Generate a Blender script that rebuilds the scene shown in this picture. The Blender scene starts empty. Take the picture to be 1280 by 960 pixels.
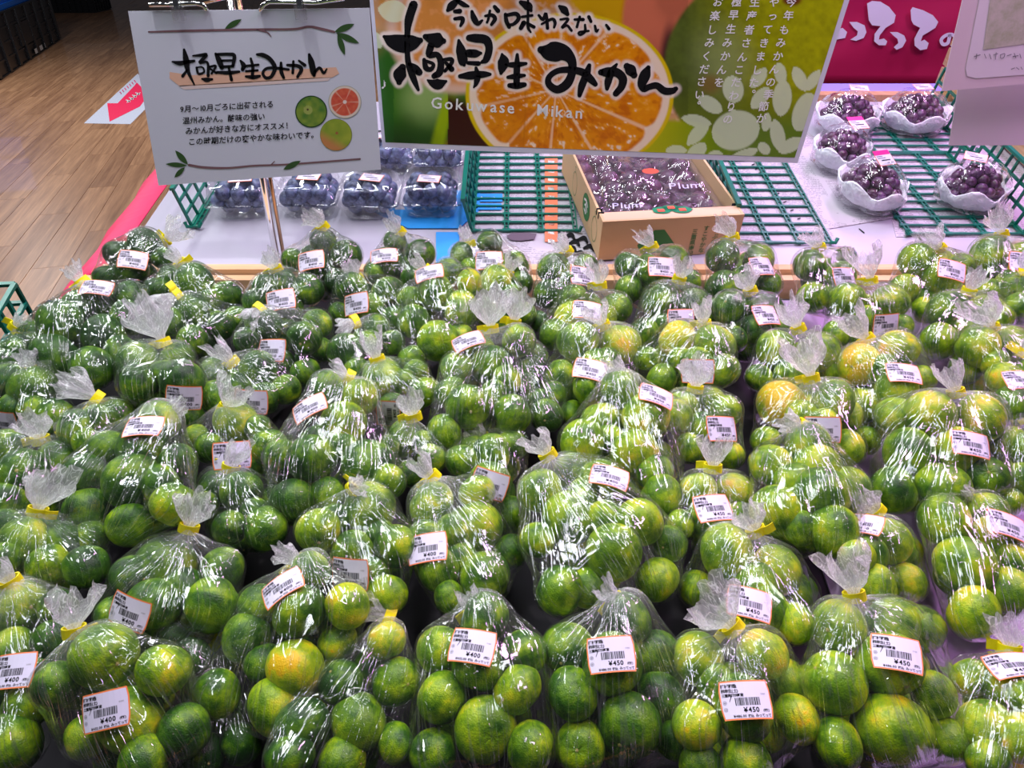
import bpy, bmesh, math, random
import numpy as np
from mathutils import Vector, Matrix, geometry
from mathutils.bvhtree import BVHTree
random.seed(7); rng = np.random.default_rng(11)
D = bpy.data; SC = bpy.context.scene; COL = SC.collection

# ------------------------------------------------------------------ camera
CZ = 1.55; PITCH = math.radians(32); F = 924.0
c_, s_ = math.cos(PITCH), math.sin(PITCH)
cam = D.cameras.new('camera'); cam.sensor_width = 36; cam.lens = 36*F/1280; cam.clip_start = .02
camo = D.objects.new('camera', cam); COL.objects.link(camo)
camo.location = (0, 0, CZ); camo.rotation_euler = (math.pi/2-PITCH, 0, 0); SC.camera = camo
# ------------------------------------------------------------------ light
SC.view_settings.view_transform = 'Standard'; SC.view_settings.look = 'None'
SC.view_settings.gamma = 1; SC.view_settings.exposure = -0.05
SC.cycles.transparent_max_bounces = 40; SC.cycles.max_bounces = 8
w = D.worlds.new('world'); SC.world = w; w.use_nodes = True
w.node_tree.nodes['Background'].inputs[0].default_value = (.80, .84, 1, 1)
w.node_tree.nodes['Background'].inputs[1].default_value = .035
def area(name, loc, size, power, col, rot=(0, 0, 0)):
    l = D.lights.new(name, 'AREA'); l.shape = 'RECTANGLE'; l.size, l.size_y = size
    l.energy = power; l.color = col
    o = D.objects.new(name, l); COL.objects.link(o); o.location = loc; o.rotation_euler = rot; return o
# fluorescent ceiling lamps over aisle and display, some added for highlights on the film
for i, (x, y, e) in enumerate([(-2.0, .2, 14), (-.9, .7, 9), (.25, .6, 15), (-1.4, 2.3, 18), (.1, 2.1, 16), (-.5, 1.5, 10), (.55, 1.5, 9),
                               (-4.2, 4.0, 62), (-2.6, 7.2, 75), (-5.6, 8.2, 80), (-2.6, 2.6, 30)]):
    area('ceiling_lamp_light', (x, y, 3.0), (.14, 1.25), e, (.93, .97, 1))
area('ceiling_lamp_light', (1.5, .9, 2.9), (.16, 1.0), 34, (1, .46, .98))
area('ceiling_lamp_light', (1.5, 2.6, 2.9), (.16, 1.2), 40, (.88, .48, 1))
for (x, y) in [(-.55, 1.1), (.75, 1.3)]:
    l = D.lights.new('spot_lamp_light', 'SPOT'); l.energy = 42; l.spot_size = math.radians(75); l.spot_blend = .6; l.shadow_soft_size = .03
    l.color = (1, .98, .95) if x < 0 else (1, .86, .98)
    o = D.objects.new('spot_lamp_light', l); COL.objects.link(o); o.location = (x, y, 2.7)
    o.rotation_euler = (math.radians(-14), 0, 0)

# ------------------------------------------------------------------ helpers
def ray(px, py):
    u = (px-640)/F; v = (py-480)/F
    return Vector((u, c_-v*s_, -(s_+v*c_)))
def at(px, py, t):
    return Vector((0, 0, CZ)) + ray(px, py)*t
def at_z(px, py, z):
    d = ray(px, py); return at(px, py, (z-CZ)/d.z)
def at_y(px, py, Y):
    d = ray(px, py); return at(px, py, Y/d.y)
TS = .20; TZ = CZ-.58; TY = 1.32          # rear table: height at its front edge, slope
def table_z(Y, up=0): return TZ + up + TS*(Y-TY)
def at_table(px, py, up=0):
    d = ray(px, py)                        # CZ + t dz = TZ+up+TS(t dy - TY)
    t = (TZ+up-TS*TY-CZ)/(d.z-TS*d.y); return at(px, py, t)
PS = .23
def pile_t(px, py, off=0):                 # depth of the bag layer
    d = ray(px, py); return (CZ-.50+off-PS*1.24-CZ)/(d.z-PS*d.y)

def link(name, mesh, parent=None, loc=None, rot=None, mats=None):
    o = D.objects.new(name, mesh); COL.objects.link(o)
    if parent: o.parent = parent
    if loc is not None: o.location = loc
    if rot is not None: o.rotation_euler = rot
    return o
def tag(o, label=None, cat=None, group=None, kind=None):
    if label: o['label'] = label
    if cat: o['category'] = cat
    if group: o['group'] = group
    if kind: o['kind'] = kind
    return o
def empty(name, loc=(0, 0, 0), rot=(0, 0, 0)):
    o = D.objects.new(name, None); COL.objects.link(o); o.location = loc; o.rotation_euler = rot; o.empty_display_size = .02; return o
def pydata(name, vs, fs, mats, smooth=False, idx=None):
    m = D.meshes.new(name); m.from_pydata([tuple(v) for v in vs], [], fs)
    for k in (mats if isinstance(mats, (list, tuple)) else [mats]): m.materials.append(k)
    if idx is not None: m.polygons.foreach_set('material_index', idx)
    if smooth: m.polygons.foreach_set('use_smooth', [True]*len(m.polygons))
    m.update(); return m
class MB:
    def __init__(s): s.v = []; s.f = []; s.m = []
    def add(s, vs, fs, mi=0):
        n = len(s.v); s.v += [tuple(v) for v in vs]; s.f += [tuple(i+n for i in f) for f in fs]; s.m += [mi]*len(fs)
    def box(s, lo, hi, mi=0, T=None):
        vs = [Vector((x, y, z)) for x in (lo[0], hi[0]) for y in (lo[1], hi[1]) for z in (lo[2], hi[2])]
        if T: vs = [T@v for v in vs]
        s.add(vs, [(0, 1, 3, 2), (4, 6, 7, 5), (0, 4, 5, 1), (2, 3, 7, 6), (0, 2, 6, 4), (1, 5, 7, 3)], mi)
    def bar(s, a, b, w, h=None, up=(0, 0, 1), mi=0):
        a = Vector(a); b = Vector(b); h = h or w; d = (b-a).normalized(); x = d.cross(Vector(up))
        if x.length < 1e-4: x = d.cross(Vector((1, 0, 0)))
        x.normalize(); y = x.cross(d)
        c = [x*(w/2)+y*(h/2), -x*(w/2)+y*(h/2), -x*(w/2)-y*(h/2), x*(w/2)-y*(h/2)]
        s.add([a+k for k in c]+[b+k for k in c], [(0, 1, 2, 3), (7, 6, 5, 4), (0, 4, 5, 1), (1, 5, 6, 2), (2, 6, 7, 3), (3, 7, 4, 0)], mi)
    def tube(s, pts, r, n=10, mi=0, closed=False):
        pts = [Vector(p) for p in pts]; rings = []; up = Vector((0, 0, 1))
        for i, p in enumerate(pts):
            if closed: d = pts[(i+1) % len(pts)]-pts[i-1]
            else: d = pts[min(i+1, len(pts)-1)]-pts[max(i-1, 0)]
            d.normalize(); x = d.cross(up)
            if x.length < .05: x = d.cross(Vector((1, 0, 0)))
            x.normalize(); y = x.cross(d); rr = r[i] if isinstance(r, (list, tuple)) else r
            rings.append([p+(x*math.cos(2*math.pi*k/n)+y*math.sin(2*math.pi*k/n))*rr for k in range(n)])
        vs = [q for R in rings for q in R]; m = len(rings); fs = []
        for i in range(m if closed else m-1):
            for k in range(n):
                a = i*n+k; b = i*n+(k+1) % n; c = ((i+1) % m)*n+(k+1) % n; d2 = ((i+1) % m)*n+k
                fs.append((a, d2, c, b))
        if not closed: fs += [tuple(range(n)), tuple(range((m-1)*n, m*n))[::-1]]
        s.add(vs, fs, mi)
    def build(s, name, mats, parent=None, smooth=False, loc=None):
        m = pydata(name, s.v, s.f, mats, smooth, s.m); return link(name, m, parent, loc)

# ------------------------------------------------------------------ materials
def mat(name, col=(.8, .8, .8), rough=.5, metal=0, spec=.5, coat=0, emit=None):
    m = D.materials.new(name); m.use_nodes = True; b = m.node_tree.nodes['Principled BSDF']
    b.inputs['Base Color'].default_value = (*col, 1); b.inputs['Roughness'].default_value = rough
    b.inputs['Metallic'].default_value = metal; b.inputs['Specular IOR Level'].default_value = spec
    b.inputs['Coat Weight'].default_value = coat; return m
def N(m, t, **kw):
    n = m.node_tree.nodes.new(t)
    for k, v in kw.items():
        if k.startswith('i_'):
            n.inputs[int(k[2:]) if k[2:].isdigit() else k[2:].replace('_', ' ')].default_value = v
        else: setattr(n, k, v)
    return n
def L(m, a, b): m.node_tree.links.new(a, b)
def bsdf(m): return m.node_tree.nodes['Principled BSDF']
def ramp(m, fac, stops):
    r = N(m, 'ShaderNodeValToRGB'); e = r.color_ramp.elements
    e[0].position, e[0].color = stops[0][0], (*stops[0][1], 1)
    e[1].position, e[1].color = stops[-1][0], (*stops[-1][1], 1)
    for p, c in stops[1:-1]:
        q = e.new(p); q.color = (*c, 1)
    L(m, fac, r.inputs[0]); return r
def noise(m, vec, scale, detail=3, rough=.5, dist=0):
    n = N(m, 'ShaderNodeTexNoise'); n.inputs['Scale'].default_value = scale; n.inputs['Detail'].default_value = detail
    n.inputs['Roughness'].default_value = rough; n.inputs['Distortion'].default_value = dist
    if vec is not None: L(m, vec, n.inputs['Vector'])
    return n
def math_(m, op, a, b=None, clamp=False):
    n = N(m, 'ShaderNodeMath', operation=op, use_clamp=clamp)
    for i, x in enumerate((a, b)):
        if x is None: continue
        if isinstance(x, (int, float)): n.inputs[i].default_value = x
        else: L(m, x, n.inputs[i])
    return n.outputs[0]
def bump(m, h, strength, dist=.001):
    n = N(m, 'ShaderNodeBump'); n.inputs['Strength'].default_value = strength; n.inputs['Distance'].default_value = dist
    L(m, h, n.inputs['Height']); return n.outputs[0]

# mandarin skin: green with yellow blushes, pores; object colour alpha-free tint carries ripeness
def fruit_mat():
    m = mat('mandarin_skin', rough=.38, spec=.35); b = bsdf(m)
    tc = N(m, 'ShaderNodeTexCoord'); oi = N(m, 'ShaderNodeObjectInfo')
    off = N(m, 'ShaderNodeVectorMath', operation='MULTIPLY_ADD'); L(m, tc.outputs['Object'], off.inputs[0])
    off.inputs[1].default_value = (1, 1, 1); cx = N(m, 'ShaderNodeCombineXYZ')
    L(m, math_(m, 'MULTIPLY', oi.outputs['Random'], 40.0), cx.inputs[0]); L(m, cx.outputs[0], off.inputs[2])
    n1 = noise(m, off.outputs[0], 1.0, 2, .5); n2 = noise(m, off.outputs[0], 5.5, 4, .6)
    sep = N(m, 'ShaderNodeSeparateColor'); L(m, oi.outputs['Color'], sep.inputs[0])
    f = math_(m, 'ADD', math_(m, 'MULTIPLY', math_(m, 'SUBTRACT', n1.outputs[0], .5), 1.5),
              math_(m, 'ADD', sep.outputs[0], math_(m, 'MULTIPLY', math_(m, 'SUBTRACT', n2.outputs[0], .5), .55)), True)
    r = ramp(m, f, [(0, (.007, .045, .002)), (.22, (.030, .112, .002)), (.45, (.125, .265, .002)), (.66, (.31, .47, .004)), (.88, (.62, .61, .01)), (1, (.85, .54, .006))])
    # small pale pores
    vo = N(m, 'ShaderNodeTexVoronoi'); L(m, tc.outputs['Object'], vo.inputs['Vector']); vo.inputs['Scale'].default_value = 16
    mx = N(m, 'ShaderNodeMixRGB', blend_type='MULTIPLY'); mx.inputs[0].default_value = .35
    L(m, r.outputs[0], mx.inputs[1]); pr = ramp(m, vo.outputs['Distance'], [(.05, (.55, .6, .5)), (.35, (1, 1, 1))])
    L(m, pr.outputs[0], mx.inputs[2])
    # brownish scuffs
    n3 = noise(m, off.outputs[0], 3.2, 6, .7); sc = ramp(m, n3.outputs[0], [(.66, (0, 0, 0)), (.74, (1, 1, 1))])
    m2 = N(m, 'ShaderNodeMixRGB'); L(m, math_(m, 'MULTIPLY', sc.outputs[0], .35), m2.inputs[0])
    L(m, mx.outputs[0], m2.inputs[1]); m2.inputs[2].default_value = (.30, .27, .10, 1)
    L(m, m2.outputs[0], b.inputs['Base Color'])
    L(m, bump(m, vo.outputs['Distance'], .30, .0012), b.inputs['Normal']); return m
M = {}
M['fruit'] = fruit_mat()
M['stem'] = mat('stem_button', (.42, .36, .10), .7)

def film_mat(name, haze, attr=True, rough=.075, cell=26, tint=(1, 1, 1), gl=1.0, facet=.32, crease=1.0):
    """thin clear film: see-through, sharp tension creases and flat facets that mirror the lamps, milky where it is gathered ('bunch')"""
    m = D.materials.new(name); m.use_nodes = True; nt = m.node_tree; nt.nodes.clear()
    out = N(m, 'ShaderNodeOutputMaterial'); tr = N(m, 'ShaderNodeBsdfTransparent'); gb = N(m, 'ShaderNodeBsdfGlossy')
    df = N(m, 'ShaderNodeBsdfTranslucent'); d2 = N(m, 'ShaderNodeBsdfDiffuse'); tc = N(m, 'ShaderNodeTexCoord'); oi = N(m, 'ShaderNodeObjectInfo')
    gb.inputs['Roughness'].default_value = rough; gb.inputs['Color'].default_value = (1, 1, 1, 1)
    tr.inputs['Color'].default_value = (*[.99*t for t in tint], 1)
    def line(v, wd):       # thin groove where the noise crosses its middle value
        return math_(m, 'DIVIDE', math_(m, 'MINIMUM', math_(m, 'ABSOLUTE', math_(m, 'SUBTRACT', v, .5)), wd), wd)
    # facets: every cell gets a tilt of its own
    dn = noise(m, tc.outputs['Object'], 12, 2, .5); vm = N(m, 'ShaderNodeVectorMath', operation='MULTIPLY_ADD')
    L(m, dn.outputs['Color'], vm.inputs[0]); vm.inputs[1].default_value = (.03, .03, .03); L(m, tc.outputs['Object'], vm.inputs[2])
    vo = N(m, 'ShaderNodeTexVoronoi'); vo.inputs['Scale'].default_value = cell; L(m, vm.outputs[0], vo.inputs['Vector'])
    df_ = N(m, 'ShaderNodeVectorMath', operation='SUBTRACT'); L(m, vm.outputs[0], df_.inputs[0]); L(m, vo.outputs['Position'], df_.inputs[1])
    cc = N(m, 'ShaderNodeVectorMath', operation='SUBTRACT'); L(m, vo.outputs['Color'], cc.inputs[0]); cc.inputs[1].default_value = (.5, .5, .5)
    dt = N(m, 'ShaderNodeVectorMath', operation='DOT_PRODUCT'); L(m, df_.outputs[0], dt.inputs[0]); L(m, cc.outputs[0], dt.inputs[1])
    h = math_(m, 'MULTIPLY', dt.outputs['Value'], facet*2)
    wn = noise(m, tc.outputs['Object'], 22, 1, .5, .5)
    h = math_(m, 'ADD', h, math_(m, 'MULTIPLY', line(wn.outputs[0], .018), .00018*crease))
    hz = None
    if attr:
        at1 = N(m, 'ShaderNodeAttribute', attribute_name='streak'); at2 = N(m, 'ShaderNodeAttribute', attribute_name='bunch')
        bunch = at2.outputs['Fac']; vec = at1.outputs['Vector']
        n1 = noise(m, vec, 1.0, 1, .5, .15); n2 = noise(m, vec, 2.6, 1, .5, .15)
        l1, l2 = line(n1.outputs[0], .020), line(n2.outputs[0], .022)
        h = math_(m, 'ADD', h, math_(m, 'MULTIPLY', l1, .0006*crease))
        h = math_(m, 'ADD', h, math_(m, 'MULTIPLY', l2, math_(m, 'ADD', .00006, math_(m, 'MULTIPLY', bunch, .0010))))
        mp = N(m, 'ShaderNodeMapping'); mp.inputs['Rotation'].default_value = (.5, .4, .3); mp.inputs['Scale'].default_value = (.5, 1, 2.5); L(m, vec, mp.inputs[0])
        n3 = noise(m, mp.outputs[0], .8, 1, .5, .1); h = math_(m, 'ADD', h, math_(m, 'MULTIPLY', line(n3.outputs[0], .02), .0005*crease))
        edge = math_(m, 'SUBTRACT', 1.0, math_(m, 'MULTIPLY', l1, l2))
        hz = math_(m, 'ADD', haze, math_(m, 'MULTIPLY', bunch, math_(m, 'ADD', .32, math_(m, 'MULTIPLY', edge, .65))), True)
        hz = math_(m, 'ADD', hz, math_(m, 'MULTIPLY', edge, .035), True)
    nb = bump(m, h, 1.0, 1.0); L(m, nb, gb.inputs['Normal'])
    fr = N(m, 'ShaderNodeFresnel'); L(m, nb, fr.inputs['Normal']); ge = N(m, 'ShaderNodeNewGeometry')
    L(m, math_(m, 'SUBTRACT', 1.5, math_(m, 'MULTIPLY', ge.outputs['Backfacing'], .8333)), fr.inputs[0])
    m1 = N(m, 'ShaderNodeMixShader'); L(m, math_(m, 'MULTIPLY', math_(m, 'ADD', fr.outputs[0], (math_(m, 'MULTIPLY', edge, .22) if attr else .01)), 1.15*gl, True), m1.inputs[0])
    L(m, tr.outputs[0], m1.inputs[1]); L(m, gb.outputs[0], m1.inputs[2])
    dd = N(m, 'ShaderNodeMixShader'); dd.inputs[0].default_value = .5; L(m, df.outputs[0], dd.inputs[1]); L(m, d2.outputs[0], dd.inputs[2])
    for q in (df, d2): q.inputs['Color'].default_value = (.95, .96, .98, 1)
    m3 = N(m, 'ShaderNodeMixShader')
    if hz is None: m3.inputs[0].default_value = haze
    else: L(m, hz, m3.inputs[0])
    L(m, m1.outputs[0], m3.inputs[1]); L(m, dd.outputs[0], m3.inputs[2]); L(m, m3.outputs[0], out.inputs[0])
    return m
M['film'] = film_mat('bag_film', .008)
M['wrap'] = film_mat('wrap_film', .02, attr=False, cell=45, facet=.35)
M['clam'] = film_mat('clear_plastic', .02, attr=False, cell=18, facet=.06, crease=.3)
M['tape'] = mat('yellow_tape', (.95, .84, .0), .45)
M['label'] = mat('label_paper', (.63, .60, .75), .45)
M['border'] = mat('label_border', (.85, .22, .06), .45)
M['ink'] = mat('black_ink', (.006, .006, .008), .8, spec=.15)
M['grey_ink'] = mat('grey_ink', (.16, .16, .18), .5)
M['white'] = mat('white_paper', (.64, .65, .78), .4)
M['white_ink'] = mat('white_ink', (.85, .86, .86), .45)
M['green'] = mat('green_plastic', (.003, .15, .105), .32)
M['black'] = mat('black_plastic', (.012, .013, .016), .35)
M['chrome'] = mat('chrome', (.8, .8, .8), .08, 1)

# ------------------------------------------------------------------ glyphs (built-in font outlines as meshes)
_g = {}
def glyph(ch, bold=0.0):
    k = (ch, bold)
    if k not in _g:
        c = D.curves.new('t', 'FONT'); c.body = ch; c.size = 1; c.resolution_u = 2; c.offset = bold
        o = D.objects.new('t', c); COL.objects.link(o)
        m = D.meshes.new_from_object(o.evaluated_get(bpy.context.evaluated_depsgraph_get()))
        vs = [(v.co.x, v.co.y) for v in m.vertices]; fs = [tuple(p.vertices) for p in m.polygons]
        D.objects.remove(o); D.curves.remove(c); D.meshes.remove(m)
        adv = (max((v[0] for v in vs), default=.3)+.07) if ord(ch) < 0x3000 else 1.0
        _g[k] = (vs, fs, adv)
    return _g[k]
def text(mb, s, x, y, size, xf, bold=0.0, mi=0, space=1.0, shear=0.0):
    """lay text from x along +x, baseline y; xf maps (x,y) to a 3D point"""
    for ch in s:
        if ch == ' ': x += size*.45; continue
        vs, fs, adv = glyph(ch, bold)
        mb.add([xf(x+(vx+shear*vy)*size, y+vy*size) for vx, vy in vs], fs, mi); x += adv*size*space
    return x
def char_at(mb, ch, cx, cy, size, xf, bold=0.0, mi=0, shear=0.0):
    vs, fs, adv = glyph(ch, bold)
    mb.add([xf(cx+(vx-.5+shear*(vy-.38))*size, cy+(vy-.38)*size) for vx, vy in vs], fs, mi)
def ribbon(mb, pts, xf, mi=0, n=9):
    """brush stroke through (x,y,width) points; xf maps photo coords to 3D"""
    P = np.array(pts, float)
    if len(P) > 2:                      # Catmull-Rom smoothing
        Q = []; E = np.vstack([2*P[0]-P[1], P, 2*P[-1]-P[-2]])
        for i in range(1, len(E)-2):
            for t in np.linspace(0, 1, 6, endpoint=False):
                a, b, c, d = E[i-1:i+3]
                q = .5*(2*b+(c-a)*t+(2*a-5*b+4*c-d)*t*t+(-a+3*b-3*c+d)*t**3); Q.append(q)
        Q.append(P[-1]); P = np.array(Q); P[:, 2] = np.clip(P[:, 2], min(p[2] for p in pts)*.8, max(p[2] for p in pts))
    Lf, Rt = [], []
    for i in range(len(P)):
        d = P[min(i+1, len(P)-1), :2]-P[max(i-1, 0), :2]; d /= (np.hypot(*d)+1e-9); nrm = np.array([-d[1], d[0]])
        Lf.append(P[i, :2]+nrm*P[i, 2]/2); Rt.append(P[i, :2]-nrm*P[i, 2]/2)
    vs = [xf(*p) for p in Lf]+[xf(*p) for p in Rt]; k = len(P)
    mb.add(vs, [(i, i+1, k+i+1, k+i) for i in range(k-1)], mi)
    for e in (0, -1):
        r = P[e, 2]/2; mb.add([xf(P[e, 0]+r*math.cos(a), P[e, 1]+r*math.sin(a)) for a in np.linspace(0, 2*math.pi, n, endpoint=False)], [tuple(range(n))], mi)
    return P
def poly(mb, pts, xf, mi=0):
    vs = [Vector((p[0], p[1], 0)) for p in pts]
    tr = geometry.tessellate_polygon([vs]); mb.add([xf(*p) for p in pts], [tuple(t) for t in tr], mi)
# ------------------------------------------------------------------ procedural surfaces
def wood_mat(name, c1, c2, scale=(1, 1, 1), rough=.4, coat=0, rnd=True, axis=1):
    m = mat(name, c1, rough, coat=coat); b = bsdf(m); tc = N(m, 'ShaderNodeTexCoord'); oi = N(m, 'ShaderNodeObjectInfo')
    mp = N(m, 'ShaderNodeMapping'); L(m, tc.outputs['Object'], mp.inputs[0]); mp.inputs['Scale'].default_value = scale
    cx = N(m, 'ShaderNodeCombineXYZ'); L(m, math_(m, 'MULTIPLY', oi.outputs['Random'], 30.0), cx.inputs[2]); L(m, math_(m, 'MULTIPLY', oi.outputs['Random'], 17.0), cx.inputs[0])
    ad = N(m, 'ShaderNodeVectorMath', operation='ADD'); L(m, mp.outputs[0], ad.inputs[0]); L(m, cx.outputs[0], ad.inputs[1])
    n = noise(m, ad.outputs[0], 3, 5, .6, .8); n2 = noise(m, ad.outputs[0], 14, 3, .6, .3)
    f = math_(m, 'ADD', math_(m, 'MULTIPLY', n.outputs[0], .9), math_(m, 'MULTIPLY', n2.outputs[0], .3))
    if rnd: f = math_(m, 'ADD', f, math_(m, 'MULTIPLY', math_(m, 'SUBTRACT', oi.outputs['Random'], .5), .16))
    mid = tuple((a+b_)/2 for a, b_ in zip(c1, c2))
    r = ramp(m, f, [(.36, c2), (.6, mid), (.78, c1)]); L(m, r.outputs[0], b.inputs['Base Color'])
    L(m, bump(m, n2.outputs[0], .12, .001), b.inputs['Normal']); return m
M['floor'] = wood_mat('floor_wood', (.56, .29, .15), (.24, .105, .05), (8, .35, 1), .36, coat=.3)
M['pine'] = wood_mat('pine_wood', (.78, .52, .30), (.62, .36, .18), (1, 12, 12), .5, rnd=False)
M['shelfwood'] = wood_mat('shelf_wood', (.60, .36, .20), (.40, .20, .10), (12, 1, 12), .5)
M['board'] = mat('display_board', (.035, .03, .04), .8)  # near-black stands in for the shade between the bags, not the board's colour
M['pink'] = mat('pink_cloth', (.85, .035, .13), .7)
M['magenta'] = mat('dark_red_cloth', (.36, .0, .055), .6)
M['card'] = mat('cardboard', (.60, .40, .22), .75)
M['cardin'] = mat('cardboard_inside', (.66, .42, .28), .75)
M['print_green'] = mat('green_print', (.02, .17, .04), .6)
M['blue'] = mat('blue_paper', (.02, .27, .72), .45)
M['red'] = mat('red_print', (.80, .08, .04), .5)
M['tablepaper'] = mat('table_sheet', (.42, .40, .49), .34)
M['twig'] = mat('twig_ink', (.20, .10, .12), .5)
M['leafink'] = mat('leaf_ink', (.03, .085, .02), .5)
def plum_mat(name, a, b_, rough):
    m = mat(name, a, rough, spec=.6); tc = N(m, 'ShaderNodeTexCoord'); oi = N(m, 'ShaderNodeObjectInfo')
    ad = N(m, 'ShaderNodeVectorMath', operation='ADD'); L(m, tc.outputs['Object'], ad.inputs[0]); L(m, oi.outputs['Random'], ad.inputs[1])
    n = noise(m, ad.outputs[0], 1.6, 4, .6); r = ramp(m, math_(m, 'ADD', n.outputs[0], math_(m, 'MULTIPLY', math_(m, 'SUBTRACT', oi.outputs['Random'], .5), .2)), [(.35, a), (.7, b_)])
    L(m, r.outputs[0], bsdf(m).inputs['Base Color']); return m
M['plum'] = plum_mat('plum_skin', (.015, .02, .07), (.17, .21, .40), .42)
M['grape'] = plum_mat('grape_skin', (.05, .006, .03), (.13, .045, .16), .3)
M['boxplum'] = plum_mat('red_plum_skin', (.05, .008, .03), (.16, .03, .09), .4)
def news_mat():
    m = mat('newsprint', (.62, .60, .63), .6); b = bsdf(m); tc = N(m, 'ShaderNodeTexCoord'); sp = N(m, 'ShaderNodeSeparateXYZ'); L(m, tc.outputs['Object'], sp.inputs[0])
    row = math_(m, 'FRACT', math_(m, 'MULTIPLY', sp.outputs[1], 150)); col = math_(m, 'FRACT', math_(m, 'MULTIPLY', sp.outputs[0], 9))
    n = noise(m, tc.outputs['Object'], 260, 1, .5); n2 = noise(m, tc.outputs['Object'], 14, 2, .5)
    inkf = math_(m, 'MULTIPLY', math_(m, 'MULTIPLY', math_(m, 'GREATER_THAN', row, .5), math_(m, 'GREATER_THAN', col, .12)), math_(m, 'GREATER_THAN', n.outputs[0], .46))
    inkf = math_(m, 'MULTIPLY', inkf, math_(m, 'GREATER_THAN', n2.outputs[0], .42))
    mx = N(m, 'ShaderNodeMixRGB'); L(m, math_(m, 'MULTIPLY', inkf, .6), mx.inputs[0]); mx.inputs[1].default_value = (.46, .42, .49, 1); mx.inputs[2].default_value = (.10, .10, .12, 1)
    L(m, mx.outputs[0], b.inputs['Base Color']); return m
M['news'] = news_mat()
def cloth_bump(m, sc=8, st=.3):
    tc = N(m, 'ShaderNodeTexCoord'); n = noise(m, tc.outputs['Object'], sc, 2, .5, .5); L(m, bump(m, n.outputs[0], st, .02), bsdf(m).inputs['Normal'])
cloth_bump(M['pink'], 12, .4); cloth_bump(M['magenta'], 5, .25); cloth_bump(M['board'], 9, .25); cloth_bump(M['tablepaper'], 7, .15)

# ------------------------------------------------------------------ floor
mb = MB(); mb.box((-13, -1.0, -.05), (6, 20, -.006)); fl = mb.build('floor', M['floor']); tag(fl, kind='structure')
pl_v = MB(); PW, PL_ = .178, 1.45
pl_v.box((-PW/2+.0015, -PL_/2+.0015, -.006), (PW/2-.0015, PL_/2-.0015, 0)); plank = pydata('plank', pl_v.v, pl_v.f, M['floor'])
cnt = 0
FA = math.radians(15); cand = []
for i in range(-60, 30):
    for j in range(-3, 14):
        lx, ly = i*PW, j*PL_+(i*37 % 11)/11*PL_+.4
        x = lx*math.cos(FA)-ly*math.sin(FA); y = lx*math.sin(FA)+ly*math.cos(FA)
        d = y*c_+(CZ)*s_
        if d < .2: continue
        px = 640+F*x/d; py = 480+F*(CZ*c_-y*s_)/d
        mgx = F*PW/d; mgy = 380/d+20
        if px < -mgx-60 or px > 330 or py < -60-mgy or py > 560+mgy: continue
        cand.append((d, x, y))
for d, x, y in sorted(cand)[:298]: link('plank', plank, fl, (x, y, 0), (0, 0, FA))

# pink and white arrow notice stuck on the floor
st = empty('floor_notice', at_z(145, 128, .001)); tag(st, 'white floor sticker with a bright pink-red arrow on the wooden floor', 'floor sticker')
b0 = st.location.copy()
def zx(px, py, z=.002): return at_z(px, py, z)-b0
mb = MB(); Q = [zx(105, 154), zx(163, 155), zx(200, 118), zx(172, 92)]
mb.add(Q+[q-Vector((0, 0, .0015)) for q in Q], [(0, 1, 2, 3), (7, 6, 5, 4), (0, 4, 5, 1), (1, 5, 6, 2), (2, 6, 7, 3), (3, 7, 4, 0)]); mb.build('sheet', M['white'], st)
mb = MB(); poly(mb, [(134, 129), (147, 129), (168, 107), (171, 103), (186, 118), (175, 133), (137, 152)], lambda x, y: zx(x, y, .003)); mb.build('arrow', mat('hot_pink_print', (.9, .02, .10), .5), st)
mb = MB()
for k, (x, y) in enumerate([(160, 126), (164, 123), (168, 120), (172, 117)]): ribbon(mb, [(x-2, y-1, 1.6), (x+2, y+1, 1.6)], lambda x, y: zx(x, y, .004)); ribbon(mb, [(x-1, y+2, 1.2), (x+3, y-1, 1.2)], lambda x, y: zx(x, y, .004))
mb.build('lettering', M['white_ink'], st)
mb = MB()
for k in range(7): ribbon(mb, [(150+k*3, 115-k*2.4, 1.4), (151.5+k*3, 117-k*2.4, 1.2)], lambda x, y: zx(x, y, .004))
mb.build('pink_lettering', mat('pink_ink', (.8, .1, .25), .5), st)

# ------------------------------------------------------------------ black folding crates on the floor
def folding_crate(name, label, c0, dx, dy, h, W, Dp, nc=0, nr=0):
    """c0 front right bottom corner; dx direction along the front, dy towards the back"""
    root = empty(name, c0); tag(root, label, 'crate')
    dx = Vector(dx).normalized(); dy = Vector(dy).normalized(); up = Vector((0, 0, 1))
    def face(nm, o, u, w_, nrm):
        mb = MB(); T = Matrix((u, nrm, up)).transposed().to_4x4(); T.translation = o
        mb.box((0, -.02, 0), (w_, 0, h), T=T)
        n = nc or max(4, round(w_/.12)); rows = nr or max(2, round(h/.13)); bw = w_/n*.09
        for i in range(n+1): mb.box((w_*i/n-bw, 0, .02), (w_*i/n+bw, .03, h-.01), T=T)
        for j in range(rows+1): mb.box((0, 0, h*j/rows-.012 if j else 0), (w_, .02 if j in (0, rows) else .012, h*j/rows+.012), T=T)
        mb.box((w_*.42, 0, h*.3), (w_*.62, .022, h*.72), T=T)
        mb.build(nm, M['black'], root)
        return T
    T = face('front_panel', Vector((0, 0, 0)), -dx, W, -dy); face('side_panel', Vector((0, 0, 0)), dy, Dp, dx)
    face('side_panel', -dx*W, dy, Dp, -dx); face('rear_panel', -dx*W+dy*Dp, dx, W, dy)
    mb = MB(); T2 = Matrix((-dx, dy, up)).transposed().to_4x4(); mb.box((.02, .02, .0), (W-.02, Dp-.02, .02), T=T2); mb.build('bottom', M['black'], root)
    return root, T, T2
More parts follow.
